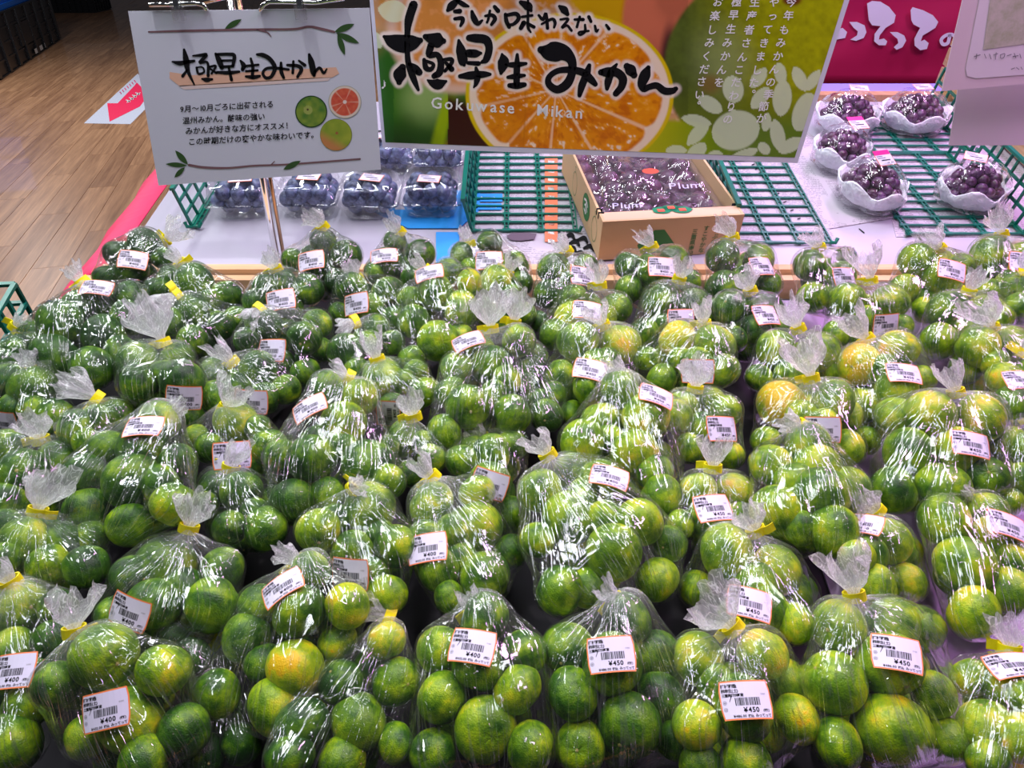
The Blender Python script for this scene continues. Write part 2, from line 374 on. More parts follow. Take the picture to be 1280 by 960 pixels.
cr, T, T2 = folding_crate('folding_crate', 'black folding crate with a blue crate on top at the upper left corner', at_z(74, 50, 0), (-1.08, 3.4, 0), (-3.4, -1.08, 0), .62, 3.6, 1.6, 7, 4)
mb = MB(); mb2 = MB()
def crx(x, y): return T @ Vector((x, .024, y))
for (x, w_) in ((1.0, .10), (1.25, .18), (1.48, .08), (1.60, .14)):
    mb.add([crx(x, .03), crx(x, .09), crx(x+w_, .09), crx(x+w_, .03)], [(0, 1, 2, 3)])
mb.build('printed_marks', M['white_ink'], cr)
bc = empty('blue_crate', cr.location+Vector((0, 0, .63))); tag(bc, 'blue plastic crate stacked on the black crate at the upper left', 'crate')
mb = MB(); mb.box((.26, .05, 0), (3.4, 1.5, .70), T=T2); mb.box((.23, .02, .30), (3.43, 1.53, .35), T=T2); mb.box((.23, .02, .0), (3.43, 1.53, .06), T=T2); mb.build('body', mat('blue_plastic', (.0, .16, .75), .3), bc)
mb = MB(); 
for k in range(5): mb.add([T @ Vector((x, -.012, y)) for x, y in ((1.1+k*.19, .12), (1.1+k*.19, .22), (1.2+k*.19, .22), (1.2+k*.19, .12))], [(0, 1, 2, 3)])
mb.add([T @ Vector((x, -.012, y)) for x, y in ((.6, .30), (.6, .32), (2.8, .32), (2.8, .30))], [(0, 1, 2, 3)])
mb.build('white_print', M['white_ink'], bc)
folding_crate('folding_crate', 'low black folding crate further back on the floor, top edge of the photo', at_z(119, 16, 0), (1, .02, 0), (-.02, 1, 0), .55, 1.1, .7)

# ------------------------------------------------------------------ sloping display under the bags
X0, X1 = -.86, 1.45
def pz(Y, off=0): return CZ-.50+off-PS*(1.24-Y)
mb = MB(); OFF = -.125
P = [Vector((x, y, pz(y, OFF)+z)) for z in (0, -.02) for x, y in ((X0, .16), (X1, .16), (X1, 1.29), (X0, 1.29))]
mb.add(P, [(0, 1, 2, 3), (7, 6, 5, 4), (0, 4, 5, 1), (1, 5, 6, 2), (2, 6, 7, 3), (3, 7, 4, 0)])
brd = mb.build('display_board', M['board']); tag(brd, 'sloping board under the bagged mandarins, coloured dark like the shade in the gaps', 'display board')
P = [Vector((x, y, pz(y, OFF)+z)) for z in (.004, .0008) for x, y in ((.42, .17), (X1-.01, .17), (X1-.01, 1.28), (.42, 1.28))]
mb = MB(); mb.add(P, [(0, 1, 2, 3), (7, 6, 5, 4), (0, 4, 5, 1), (1, 5, 6, 2), (2, 6, 7, 3), (3, 7, 4, 0)])
tag(mb.build('lilac_sheet', mat('lilac_sheet', (.50, .38, .62), .4)), 'glossy lilac sheet under the mandarin bags at the right', 'sheet'); cloth_bump(D.materials['lilac_sheet'], 14, .5)
tb = empty('display_stand', (0, .7, 0)); tag(tb, 'stand carrying the mandarin display, boxed in below the board', 'display stand')
mb = MB(); ys = (.18, 1.27)
zs = [pz(y, OFF)-.022 for y in ys]
vs = [Vector((x, y-.7, z)) for x in (X0+.02, X1-.02) for y, zt in zip(ys, zs) for z in (0, zt)]
mb.add(vs, [(0, 1, 3, 2), (4, 6, 7, 5), (0, 4, 5, 1), (2, 3, 7, 6), (0, 2, 6, 4), (1, 5, 7, 3)]); mb.build('cabinet', mat('stand_grey', (.22, .2, .2), .6), tb)

# rails of raw pine at the rear edge of the mandarin display
rl = empty('wooden_rail', (0, 1.33, CZ-.60)); tag(rl, 'raw pine rail of two planks along the rear edge of the mandarins', 'wooden rail')
for (y0, y1, z1, nm) in ((1.298, 1.322, CZ-.578, 'plank'), (1.326, 1.352, CZ-.568, 'plank')):
    mb = MB(); x = -.82 
    mb.box((-.835 if y0 < 1.31 else -.80, y0-1.33, -.10), (1.45, y1-1.33, z1-(CZ-.60))); mb.build(nm, M['pine'], rl)

# ------------------------------------------------------------------ rear table
slope = math.atan(TS)
def tpt(x, Y, up=0): return Vector((x, Y, table_z(Y, up)))
rt = empty('rear_table', (0, 1.36, 0)); tag(rt, 'rear display table covered with white sheets and newspaper', 'table')
mb = MB(); a0, a1 = 1.354, 2.13; xl, xr = -.775, 1.9
vs = [tpt(x, y, z)-rt.location for z in (0, -.03) for x, y in ((xl, a0), (xr, a0), (xr, a1), (xl, a1))]
mb.add(vs, [(0, 1, 2, 3), (7, 6, 5, 4), (0, 4, 5, 1), (1, 5, 6, 2), (2, 6, 7, 3), (3, 7, 4, 0)]); mb.build('table_top', M['tablepaper'], rt)
mb = MB(); vs = [Vector((x, y-1.36, z)) for x in (xl+.03, xr-.03) for y in (a0+.02, a1-.02) for z in (0, table_z(y)-.032)]
mb.add(vs, [(0, 1, 3, 2), (4, 6, 7, 5), (0, 4, 5, 1), (2, 3, 7, 6), (0, 2, 6, 4), (1, 5, 7, 3)]); mb.build('table_body', mat('table_brown', (.25, .12, .07), .5), rt)
# strip behind: wood edge and lavender shelf
def quadbox(name, c, m, up, th=.01, parent=None, loc=None, lift=0):
    """flat sheet lying on the table with photo-corner pixels c"""
    P = [at_table(x, y, up) for x, y in c]; o = sum(P, Vector())/4; mb = MB()
    mb.add([p-o for p in P]+[p-o-Vector((0, 0, th)) for p in P], [(3, 2, 1, 0), (4, 5, 6, 7), (0, 1, 5, 4), (1, 2, 6, 5), (2, 3, 7, 6), (3, 0, 4, 7)])
    ob = mb.build(name, m); ob.location = o; return ob
mb = MB(); mb.box((.55, 2.135, .9), (2.1, 2.19, 1.149)); ob = mb.build('shelf_edge', M['shelfwood']); tag(ob, 'brown wooden shelf edge behind the wrapped grapes', 'shelf')
mb = MB(); mb.box((.2, 2.20, .9), (2.4, 2.36, 1.139)); ob = mb.build('lavender_shelf', mat('lavender_shelf', (.30, .28, .85), .4)); tag(ob, 'lavender-blue shelf strip below the dark red cloth', 'shelf')

# papers on the table
p = quadbox('newspaper', [(930, 206), (1004, 160), (1142, 268), (1035, 286)], M['news'], .002, .0015); tag(p, 'newspaper sheet under the wrapped grapes at the right', 'newspaper')
p = quadbox('newspaper', [(583, 190), (760, 190), (800, 338), (600, 338)], M['news'], .002, .0015); tag(p, 'newspaper spread under the middle green grid basket', 'newspaper')
p = quadbox('newspaper', [(1080, 130), (1250, 130), (1400, 296), (1120, 296)], M['news'], .0012, .001); tag(p, 'newspaper sheet under the right green basket', 'newspaper')
p = quadbox('newspaper', [(880, 195), (985, 195), (1046, 302), (905, 306)], M['news'], .0022, .001); tag(p, 'newspaper sheet under the tray beside the cardboard box', 'newspaper')
for c, lb in (([(545, 290), (574, 290), (574, 345), (545, 345)], 'blue paper at the table front behind the mandarins'), ([(462, 262), (600, 262), (574, 285), (510, 285)], 'blue paper beneath the right hand plum pack'), ([(570, 238), (600, 238), (600, 262), (570, 262)], 'small blue paper left of the grid basket')):
    tag(quadbox('blue_paper', c, M['blue'], .0035, .0012), lb, 'paper')
tag(quadbox('blue_card', [(1240, 285), (1262, 285), (1262, 297), (1236, 296)], mat('pale_blue', (.35, .45, .7), .4), .003, .001), 'pale blue card corner by the rear right mandarin bag', 'card')
# flyer prints seen through the middle grid
def tp(x, y): return at_table(x, y, .0050)
mb = MB()
for (x0, y0, x1, y1, mi) in ((600, 242, 628, 252, 0), (597, 254, 627, 262, 0), (681, 195, 697, 302, 1)):
    mb.add([tp(x0, y0), tp(x0, y1), tp(x1, y1), tp(x1, y0)], [(0, 1, 2, 3)], mi)
for y in range(200, 300, 11): mb.add([tp(685, y), tp(685, y+4), tp(693, y+5), tp(693, y+1)], [(0, 1, 2, 3)], 2)
for (x, y) in ((706, 296), (712, 304), (708, 312), (722, 300), (730, 310), (718, 318)): ribbon(mb, [(x, y, 3), (x+8, y-3, 5), (x+12, y+3, 3)], lambda a, b: tp(a, b), 3)
for k in range(3): ribbon(mb, [(560-k, 242+k*5, 2), (600, 243+k*5, 2)], lambda a, b: tp(a, b), 2) if k > 5 else None
poly(mb, [(633, 295), (640, 291), (655, 291), (671, 292), (668, 299), (650, 301), (638, 300)], lambda a, b: tp(a, b), 4)
for (x, y) in ((610, 247), (612, 258)): ribbon(mb, [(x-8, y, 2.5), (x+8, y+.5, 2.5)], lambda a, b: tp(a, b), 2)
ob = mb.build('flyer_prints', [M['blue'], mat('orange_print', (.80, .20, .10), .5), M['white_ink'], M['ink'], mat('shoe_print', (.12, .08, .12), .5)]); tag(ob, 'coloured advertising prints on the flyer below the middle basket', 'flyer')
# dark dashes on the table sheet, right
mb = MB()
for p_ in ([(1146, 293, 2), (1154, 303, 2)], [(1074, 286, 1.2), (1080, 291, 1.6)]): ribbon(mb, p_, lambda a, b: at_table(a, b, .0008))
for k in range(14): ribbon(mb, [(940+k*4.4, 206+k*5.2, 1.2), (943+k*4.4, 205+k*5.2, 1.2)], lambda a, b: at_table(a, b, .004))
tag(mb.build('sheet_marks', M['ink']), 'black dashes printed on the white table sheet at the right', 'print')

# ------------------------------------------------------------------ green grid baskets
def basket(label, c, W, Dp, nx, ny, H, walls, yaw=0, wob=.0015, up=.006):
    o = at_table(*c, up); root = empty('grid_basket', o, (slope, 0, yaw)); tag(root, label, 'basket', 'green plastic grid baskets')
    def wavy(mb, a, b, n, w_, h_):
        a = Vector(a); b = Vector(b)
        for k in range(n):
            p = a+(b-a)*k/n; q = a+(b-a)*(k+1)/n; mid = (p+q)/2
            mb.bar(p, mid, w_*1.25, h_); mb.bar(mid, q, w_*1.0, h_)
            mb.bar(p-(q-p)*.12, p+(q-p)*.12, w_*1.9, h_*1.1)
    mb = MB(); wavy(mb, (0, 0, 0), (W, 0, 0), nx, .0042, .004); cb = pydata('cross_bar', mb.v, mb.f, M['green'])
    for j in range(ny+1): link('cross_bar', cb, root, (0, Dp*j/ny, 0))
    mb = MB(); s4 = ny
    for dx in (-.004, .004): mb.bar((dx, 0, 0), (dx, Dp, 0), .0026, .0038)
    for j in range(ny): mb.bar((-.004, Dp*(j+.5)/ny, 0), (.004, Dp*(j+.5)/ny, 0), .003, .003)
    lb = pydata('long_bar', mb.v, mb.f, M['green'])
    for i in range(nx+1): link('long_bar', lb, root, (W*i/nx, 0, 0))
    for wl in walls:
        mb = MB()
        if wl in 'LR':
            x = 0 if wl == 'L' else W; s = -1 if wl == 'L' else 1
            for j in range(ny+1):
                y = Dp*j/ny; mb.bar((x, y, 0), (x+s*.016, y+.004*(-1)**j, H), .004, .006)
            for z in (.0, .33, .66, 1.0): mb.bar((x+s*.016*z, 0, H*z), (x+s*.016*z, Dp, H*z), .004 if z < 1 else .009, .006)
        else:
            y = Dp if wl == 'B' else 0
            for j in range(nx*3+1): mb.bar((W*j/nx/3, y, 0), (W*j/nx/3, y, H), .005, .004)
            for z in (.33, .66, 1.0): mb.bar((0, y, H*z), (W, y, H*z), .006 if z < 1 else .010, .005)
        mb.build('side_wall', M['green'], root, loc=None)
    mb = MB()
    for x, y in ((0, 0), (W, 0)): mb.tube([(x, y, 0), (x+(.008 if x else -.008), y-.006, .003), (x+(.012 if x else -.012), y, .010)], .004, 6)
    mb.build('corner_hook', M['green'], root)
    return root
def wid(c, px): return (px)*(at_table(*c).y/ray(*c).y)/F
basket('green grid basket in the middle with a newspaper showing through', (590, 288), .215, .36, 3, 11, .07, 'L')
basket('green grid tray right of the cardboard box, seen half behind the banner', (923, 303), .187, .36, 3, 10, .085, 'L')
basket('green grid basket at the right front holding one wrapped bunch of grapes', (1138, 292), .232, .36, 3, 11, .10, 'R')
rb = at_table(1138, 292, .006)
basket('green grid basket at the right rear holding a wrapped bunch on its left', (1094, 190), .232, .27, 3, 8, .10, 'R')
basket('green plastic grid side panel standing at the rear table\'s left edge', (240, 283), .010, .27, 1, 6, .085, 'L')
# basket at the far left beside the mandarins
g = empty('grid_basket', at(60, 392, 1.27)+Vector((-.24, -.28, -.13)), (math.atan(PS), 0, .12)); tag(g, 'green grid basket rim sticking up at the far left edge of the mandarins', 'basket', 'green plastic grid baskets')
mb = MB()
for j in range(8): mb.bar((0, .04*j, 0), (0, .04*j, .13), .006, .006); mb.bar((.24, .04*j, 0), (.24, .04*j, .13), .006, .006)
for z in (.0, .045, .09, .13): mb.bar((.24, 0, z), (.24, .28, z), .008, .006); mb.bar((0, 0, z), (0, .28, z), .008, .006); mb.bar((0, .28, z), (.24, .28, z), .008, .006); mb.bar((0, 0, z), (.24, 0, z), .008, .006)
for j in range(6): mb.bar((.048*j, .28, 0), (.048*j, .28, .13), .006, .006); mb.bar((.048*j, 0, 0), (.048*j, 0, .13), .006, .006)
mb.build('walls', M['green'], g)
mb = MB(); mb.box((0, 0, -.004), (.24, .28, 0)); mb.build('bottom', M['black'], g)
# wooden side board at the right of the baskets
sb = empty('side_board', tpt(1.205, 1.75)); tag(sb, 'slatted light wood side board right of the grid baskets', 'board')
for k in range(3):
    mb = MB(); mb.box((0, -.42, .008+k*.052), (.018, .50, .053+k*.052)); o = mb.build('slat', M['shelfwood'], sb); o.rotation_euler = (slope, 0, 0)
# pink cloth hanging off the left table side
mb = MB(); vs = []; n = 14
for j in range(n+1):
    Y = 1.36+.52*j/n
    for k in range(5):
        q = k/4; wv = .012*math.sin(j*1.1+k)
        vs.append(Vector((-.785-.25*q+wv*q, Y-.10*q, table_z(Y)+.002-.30*q*q-.02*q)))
mb.add(vs, [(j*5+k, j*5+k+1, (j+1)*5+k+1, (j+1)*5+k) for j in range(n) for k in range(4)])
ob = mb.build('pink_cloth', M['pink'], smooth=True); tag(ob, 'bright pink cloth hanging off the left side of the rear table', 'cloth')
sm = ob.modifiers.new('thick', 'SOLIDIFY'); sm.thickness = .003

# ------------------------------------------------------------------ plum packs
def sphere_mesh(name, m, r=1, nu=16, nv=10, ob=1):
    vs = [(0, 0, ob)]; fs = []
    for j in range(1, nv):
        for i in range(nu): vs.append((math.sin(math.pi*j/nv)*math.cos(2*math.pi*i/nu), math.sin(math.pi*j/nv)*math.sin(2*math.pi*i/nu), ob*math.cos(math.pi*j/nv)))
    vs.append((0, 0, -ob)); n = len(vs)
    fs += [(0, 1+i, 1+(i+1) % nu) for i in range(nu)]
    fs += [(1+(j-1)*nu+i, 1+j*nu+i, 1+j*nu+(i+1) % nu, 1+(j-1)*nu+(i+1) % nu) for j in range(1, nv-1) for i in range(nu)]
    fs += [(n-1, 1+(nv-2)*nu+(i+1) % nu, 1+(nv-2)*nu+i) for i in range(nu)]
    return pydata(name, vs, fs, m, True)
PLUM = sphere_mesh('plum', M['plum'], ob=1.12); GRAPE = sphere_mesh('grape', M['grape'], nu=12, nv=8, ob=1.08); BPLUM = sphere_mesh('red_plum', M['boxplum'])
def rrect(w, h, r, z, n=5):
    P = []
    for cx, cy, a0 in ((w/2-r, h/2-r, 0), (-w/2+r, h/2-r, 90), (-w/2+r, -h/2+r, 180), (w/2-r, -h/2+r, 270)):
        for k in range(n): a = math.radians(a0+90*k/(n-1)); P.append((cx+r*math.cos(a), cy+r*math.sin(a), z))
    return P
def loft(rings, cap0=True, cap1=True):
    vs = [v for R in rings for v in R]; n = len(rings[0]); fs = []
    for j in range(len(rings)-1):
        for i in range(n): fs.append((j*n+i, j*n+(i+1) % n, (j+1)*n+(i+1) % n, (j+1)*n+i))
    if cap0: fs.append(tuple(range(n))[::-1])
    if cap1: fs.append(tuple(range((len(rings)-1)*n, len(rings)*n)))
    return vs, fs
CW, CD, CH = .128, .112, .072
v1, f1 = loft([rrect(CW*.74, CD*.74, .02, .001), rrect(CW*.80, CD*.8, .02, .004), rrect(CW*.96, CD*.96, .018, .034), rrect(CW*1.06, CD*1.06, .016, .036), rrect(CW*1.06, CD*1.06, .016, .038)], True, False)
v2, f2 = loft([rrect(CW*1.06, CD*1.06, .016, .0395), rrect(CW*.98, CD*.98, .016, .0405), rrect(CW*.92, CD*.92, .02, .066), rrect(CW*.84, CD*.84, .022, CH)], False, True)
TRAY = pydata('tray', v1, f1, M['clam'], True); LID = pydata('lid', v2, f2, M['clam'], True)
sl_b = pydata('label_edge', *(lambda w_, h_: ([(-w_, -h_, 0), (w_, -h_, 0), (w_, h_, 0), (-w_, h_, 0), (-w_, -h_, -.0006), (w_, -h_, -.0006), (w_, h_, -.0006), (-w_, h_, -.0006)], [(0, 1, 2, 3), (7, 6, 5, 4), (0, 4, 5, 1), (1, 5, 6, 2), (2, 6, 7, 3), (3, 7, 4, 0)]))(.0235, .0150), mats=M['border'])
sl_f = pydata('label_face', [(-.0225, -.0140, .0002), (.0225, -.0140, .0002), (.0225, .0140, .0002), (-.0225, .0140, .0002)], [(0, 1, 2, 3)], M['label'])
mb = MB(); xf = lambda x, y: Vector((x, y, .0004))
for k in range(3): text(mb, ['プルーン', '長野県産', '¥398'][0] if False else '□■■□■', -.020, .007-k*.006, .0040, xf, .02) if k == -1 else None
for k, (yy, a, b_) in enumerate(((.009, -.019, -.004), (.004, -.019, .002), (-.002, -.012, .012), (-.003, -.012, .012), (-.010, .0, .018))):
    x = a
    while x < b_: mb.add([xf(x, yy), xf(x+.0012, yy), xf(x+.0012, yy+.0026), xf(x, yy+.0026)], [(0, 1, 2, 3)]); x += .0021 if k != 2 else .0017
sl_p = pydata('label_print', mb.v, mb.f, M['ink'])
def small_label(root, loc, rot, sc=1):
    o = link('price_label', sl_b, root, loc, rot); o.scale = (sc,)*3; link('label_face', sl_f, o); link('label_print', sl_p, o); return o
def plum_pack(label, px, py, yaw, la, sc=1.0, two=0):
    o = at_table(px, py, .003+two); root = empty('plum_pack', o, (slope, 0, yaw)); root.scale = (sc,)*3
    tag(root, label, 'plum pack', 'clear packs of blue plums on the rear table')
    link('tray', TRAY, root); link('lid', LID, root); rr = random.Random(int(px*7+py))
    for (z, n1, n2, sp) in ((.018, 3, 2, .031), (.036, 4, 3, .0275), (.053, 3, 3, .029)):
        for i in range(n1):
            for j in range(n2):
                p = link('plum', PLUM, root, ((i-(n1-1)/2)*sp+rr.uniform(-.003, .003), (j-(n2-1)/2)*sp+rr.uniform(-.003, .003), z+rr.uniform(-.001, .003)))
                p.scale = (rr.uniform(.0145, .0165),)*3; p.rotation_euler = [rr.uniform(0, 6) for _ in range(3)]
    small_label(root, (la[0], la[1], CH+.001), (0, 0, la[2]), 1.0)
plum_pack('clear plum pack left of the chrome pole, label in a glare', 308, 262, .05, (.005, .0, .1), 1.02)
plum_pack('clear plum pack directly right of the chrome pole, below the white sign', 391, 260, 0, (.004, .004, -.1))
plum_pack('clear plum pack second from the grid basket with a label tilting down', 465, 262, -.02, (.008, .006, -.2))
plum_pack('clear plum pack next to the grid basket, resting on blue paper', 541, 260, .0, (-.002, -.006, -.12))
plum_pack('clear plum pack behind, half hidden by the white sign\'s right edge', 487, 209, .05, (.0, .02, .1), .97)
plum_pack('clear plum pack behind under the banner\'s left bottom edge', 549, 211, -.03, (-.004, .008, .15), .97)

# ------------------------------------------------------------------ wrapped grapes
def crumple_sac(Rx, Ry, Rz, seed, zc, m, nu=40, nv=24, cut=0.0, amp=.06, nm='wrap_film'):
    r0 = np.random.default_rng(seed); k = r0.uniform(0, 6.28, 8); vs = []
    for j in range(nv+1):
        th = math.pi*j/nv
        for i in range(nu):
            a = 2*math.pi*i/nu
            d = 1+amp*(math.sin(5*a+k[0]+3*th)*.5+abs(math.sin(4*th+3*a+k[1]))*.8+.5*math.sin(9*a-4*th+k[2]))*math.sin(th)
            vs.append((Rx*d*math.sin(th)*math.cos(a), Ry*d*math.sin(th)*math.sin(a), zc+max(Rz*d*math.cos(th), -zc+.002)))
    fs = [(j*nu+i, (j+1)*nu+i, (j+1)*nu+(i+1) % nu, j*nu+(i+1) % nu) for j in range(nv) for i in range(nu)]
    return pydata(nm, vs, fs, m, True)
M['paper'] = mat('wrapping_paper', (.85, .87, .95), .5); cloth_bump(M['paper'], 60, .5)
def grapes(label, px, py, w, d, yaw, lab, seed, elong=0, up=.012):
    o = at_table(px, py, up); root = empty('wrapped_grapes', o, (slope, 0, yaw)); tag(root, label, 'grapes', 'film-wrapped bunches of purple grapes')
    rr = random.Random(seed); R = .0115; pts = []
    # paper cradle
    nu = 36; vs = []; 
    for j, (q, z) in enumerate(((.55, .001), (.80, .006), (.97, .026), (1.05, .044), (1.02, .046), (.93, .026), (.75, .010), (.5, .006))):
        for i in range(nu):
            a = 2*math.pi*i/nu; wv = 1+.035*math.sin(7*a+seed)+.03*math.sin(11*a+2*seed)
            vs.append((w/2*q*wv*math.cos(a), d/2*q*wv*math.sin(a), z*(1+.22*math.sin(5*a+seed)*(j > 1)*(j < 6))))
    fs = [(j*nu+i, j*nu+(i+1) % nu, (j+1)*nu+(i+1) % nu, (j+1)*nu+i) for j in range(7) for i in range(nu)]+[tuple(range(nu))[::-1], tuple(range(7*nu, 8*nu))]
    link('paper_tray', pydata('paper_tray', vs, fs, M['paper'], True), root)
    a_, b_, h = w/2*.84, d/2*.84, .050
    tries = 0
    while len(pts) < 62 and tries < 6000:
        tries += 1; u = rr.uniform(0, 6.283); z = rr.uniform(.12, 1); q = math.sqrt(1-z*z)*rr.uniform(.9, 1.02)
        p = Vector((a_*q*math.cos(u)*.92, b_*q*math.sin(u)*.92, .022+h*z*.95))
        if all((p-x).length > R*1.55 for x in pts): pts.append(p)
    for p in pts:
        g = link('grape', GRAPE, root, p); g.scale = (R*rr.uniform(.92, 1.12),)*3; g.rotation_euler = (rr.uniform(0, 3), rr.uniform(0, 3), 0)
    mb = MB(); mb.tube([(0, -b_*.6, .03), (0, 0, .035), (0, b_*.7, .03)], .02, 8); mb.build('core_stem', mat('stalk', (.04, .02, .03), .7) if 'stalk' not in D.materials else D.materials['stalk'], root)
    link('wrap_film', crumple_sac(w/2*1.02, d/2*1.02, .066, seed, .028, M['wrap']), root)
    if lab:
        x, y, z, rx, rz, pink = lab; l = small_label(root, (x, y, z), (rx, 0, rz), .95)
        if pink: mb = MB(); mb.box((-.022, .014, -.0004), (.022, .026, .0006)); mb.build('pink_strip', mat('pink_label', (.85, .02, .25), .4) if 'pink_label' not in D.materials else D.materials['pink_label'], l)
grapes('film-wrapped purple grapes at the back left, beside the banner edge', 1055, 160, .150, .135, 0, (.012, .012, .097, .1, -.15, False), 1)
grapes('film-wrapped purple grapes at the back in the rear grid basket, label on top', 1138, 158, .155, .135, 0, (.0, .010, .097, .1, .12, False), 2)
grapes('film-wrapped grapes in the middle of the left row with pink-topped label', 1046, 205, .125, .125, .4, (.02, .0, .094, .3, -.1, True), 3)
grapes('film-wrapped grapes at the front of the left row, long white tray', 1082, 250, .125, .150, .4, (.0, -.005, .096, .4, .0, True), 4)
grapes('film-wrapped dark grapes alone in the front right grid basket', 1208, 252, .140, .125, 0, (-.012, .018, .095, .2, -.5, False), 5)

# ------------------------------------------------------------------ cardboard box of plums
th = math.radians(8.5); TR = Vector((.169, 1.337, 0)); bz = table_z(1.36)+.008
boxo = Vector((.169, 1.362, bz)); bx_ = empty('cardboard_box', boxo, (slope, 0, th)); tag(bx_, 'open cardboard box of plums in clear film with green logo on its side', 'cardboard box')
BW, BD, BH, bt = .282, .37, .086, .005
def wall(nm, lo, hi, m=M['card']): mb = MB(); mb.box(lo, hi); mb.build(nm, m, bx_)
wall('front_wall', (0, 0, 0), (BW, bt, BH)); wall('rear_wall', (0, BD-bt, 0), (BW, BD, BH)); wall('side_wall', (0, bt, 0), (bt, BD-bt, BH)); wall('side_wall', (BW-bt, bt, 0), (BW, BD-bt, BH)); wall('bottom', (bt, bt, 0), (BW-bt, BD-bt, .004))
mb = MB(); mb.box((.004, .006, BH-.0035), (BW-.004, .034, BH-.0005)); mb.build('front_flap', M['cardin'], bx_)
mb = MB()
for y in (.03, .045): mb.box((-.0008, y, BH-.012), (.010, y+.005, BH+.0008))
mb.box((BW-.010, .035, BH-.010), (BW+.0008, .042, BH+.0008)); mb.build('slot', M['ink'], bx_)
sx = lambda y, z: Vector((-.0008, y, z)); mb = MB(); n = 24
mb.add([sx(.125+.030*math.cos(2*math.pi*i/n), .046+.028*math.sin(2*math.pi*i/n)) for i in range(n)], [tuple(range(n))[::-1]]); mb.build('green_logo', M['print_green'], bx_)
mb = MB(); f = lambda x, y: Vector((-.0014, .125-x, .046+y))
for p_ in ([(-.016, .010, .005), (.0, .014, .005), (.014, .008, .004)], [(-.010, .0, .004), (.0, .004, .005), (.012, -.004, .004)], [(-.012, -.010, .004), (.004, -.012, .005)], [(0, .014, .004), (0, -.014, .004)]): ribbon(mb, p_, f)
mb.build('logo_lettering', M['white_ink'], bx_)
mb = MB()
for cy in (.050, .235):
    ribbon(mb, [(cy+.020*math.cos(a), .040+.026*math.sin(a), .0014) for a in np.linspace(0, 6.2, 14)], lambda x, y: sx(x, y))
    ribbon(mb, [(cy, .066, .0014), (cy+.006, .076, .0014), (cy-.002, .078, .0014)], lambda x, y: sx(x, y))
mb.build('fruit_outline_print', M['print_green'], bx_)
mb = MB(); fx = lambda x, y: Vector((x, -.0008, y))
poly(mb, [(.075, .030), (.105, .062), (.125, .062), (.150, .030), (.140, .010), (.085, .010)], fx)
for k, (s, x0, y0) in enumerate((('大つぶの', .232, .066), ('すこやかな', .210, .060), ('三重県南紀', .188, .054))):
    for i, ch in enumerate(s): char_at(mb, ch, x0-.0, y0-i*.0125, .0125, fx, .01)
mb.build('green_front_print', M['print_green'], bx_)
rr = random.Random(3)
for i in range(6):
    for j in range(7):
        p = link('plum', BPLUM, bx_, (.030+i*.044+rr.uniform(-.004, .004), .055+j*.046+rr.uniform(-.004, .004), .035+rr.uniform(-.003, .006))); p.scale = (.0225,)*3
nx, ny = 44, 44; vs = []; r5 = np.random.default_rng(8); kk = r5.uniform(0, 6.28, 8)
for j in range(ny+1):
    for i in range(nx+1):
        x = .006+(BW-.012)*i/nx; y = .03+(BD-.04)*j/ny; e = min(1, min(i, nx-i)/5, min(j, ny-j)/5)
        z = .066+.010*math.sin(x*38+kk[0]+12*y)*e+.007*abs(math.sin(x*60-y*45+kk[1]))*e+.006*abs(math.sin(y*70+x*22+kk[2]))*e-.008*(1-e)
        vs.append((x, y, z))
fs = [(j*(nx+1)+i, j*(nx+1)+i+1, (j+1)*(nx+1)+i+1, (j+1)*(nx+1)+i) for j in range(ny) for i in range(nx)]
link('inner_film', pydata('inner_film', vs, fs, film_mat('box_film', .07, attr=False, cell=16, tint=(.93, .90, 1), facet=.5), True), bx_)
ff = lambda x, y: Vector((x, y, .087)); mb = MB()
for (cx, cy, r) in ((.125, .030, .020), (.145, .036, .018), (.165, .028, .020)):
    mb.add([ff(cx+r*math.cos(a)*(1+.1*math.cos(5*a)), cy+r*.62*math.sin(a)) for a in np.linspace(0, 2*math.pi, 16, endpoint=False)], [tuple(range(16))])
mb.build('green_seal', mat('seal_green', (.0, .20, .09), .4), bx_)
mb = MB(); f3 = lambda x, y: Vector((x, y, .0878))
for (cx, cy) in ((.122, .028), (.165, .027), (.145, .037)): mb.add([f3(cx-.007, cy-.005), f3(cx+.007, cy-.005), f3(cx+.007, cy+.005), f3(cx-.007, cy+.005)], [(0, 1, 2, 3)])
mb.build('seal_marks', M['red'], bx_)
mb = MB(); mb.add([Vector((.150+.018*math.cos(a), .195+.012*math.sin(a), .083)) for a in np.linspace(0, 2*math.pi, 16, endpoint=False)], [tuple(range(16))]); mb.build('red_seal', M['red'], bx_)
mb = MB(); fz = lambda x, y: Vector((x, y, .0835))
text(mb, 'Plum', .165, .115, .035, fz, 0, shear=.2); text(mb, 'Plum', .120, .285, .035, fz, 0, shear=.2); text(mb, 'Plum', .03, .05, .03, fz, 0, shear=.2)
for i in range(9): mb.add([fz(.215+(i % 3)*.009+.0035*math.cos(a), .255+(i//3)*.009+.0035*math.sin(a)) for a in np.linspace(0, 2*math.pi, 8, endpoint=False)], [tuple(range(8))])
mb.build('film_lettering', mat('pale_lilac_print', (.6, .55, .8), .4), bx_)
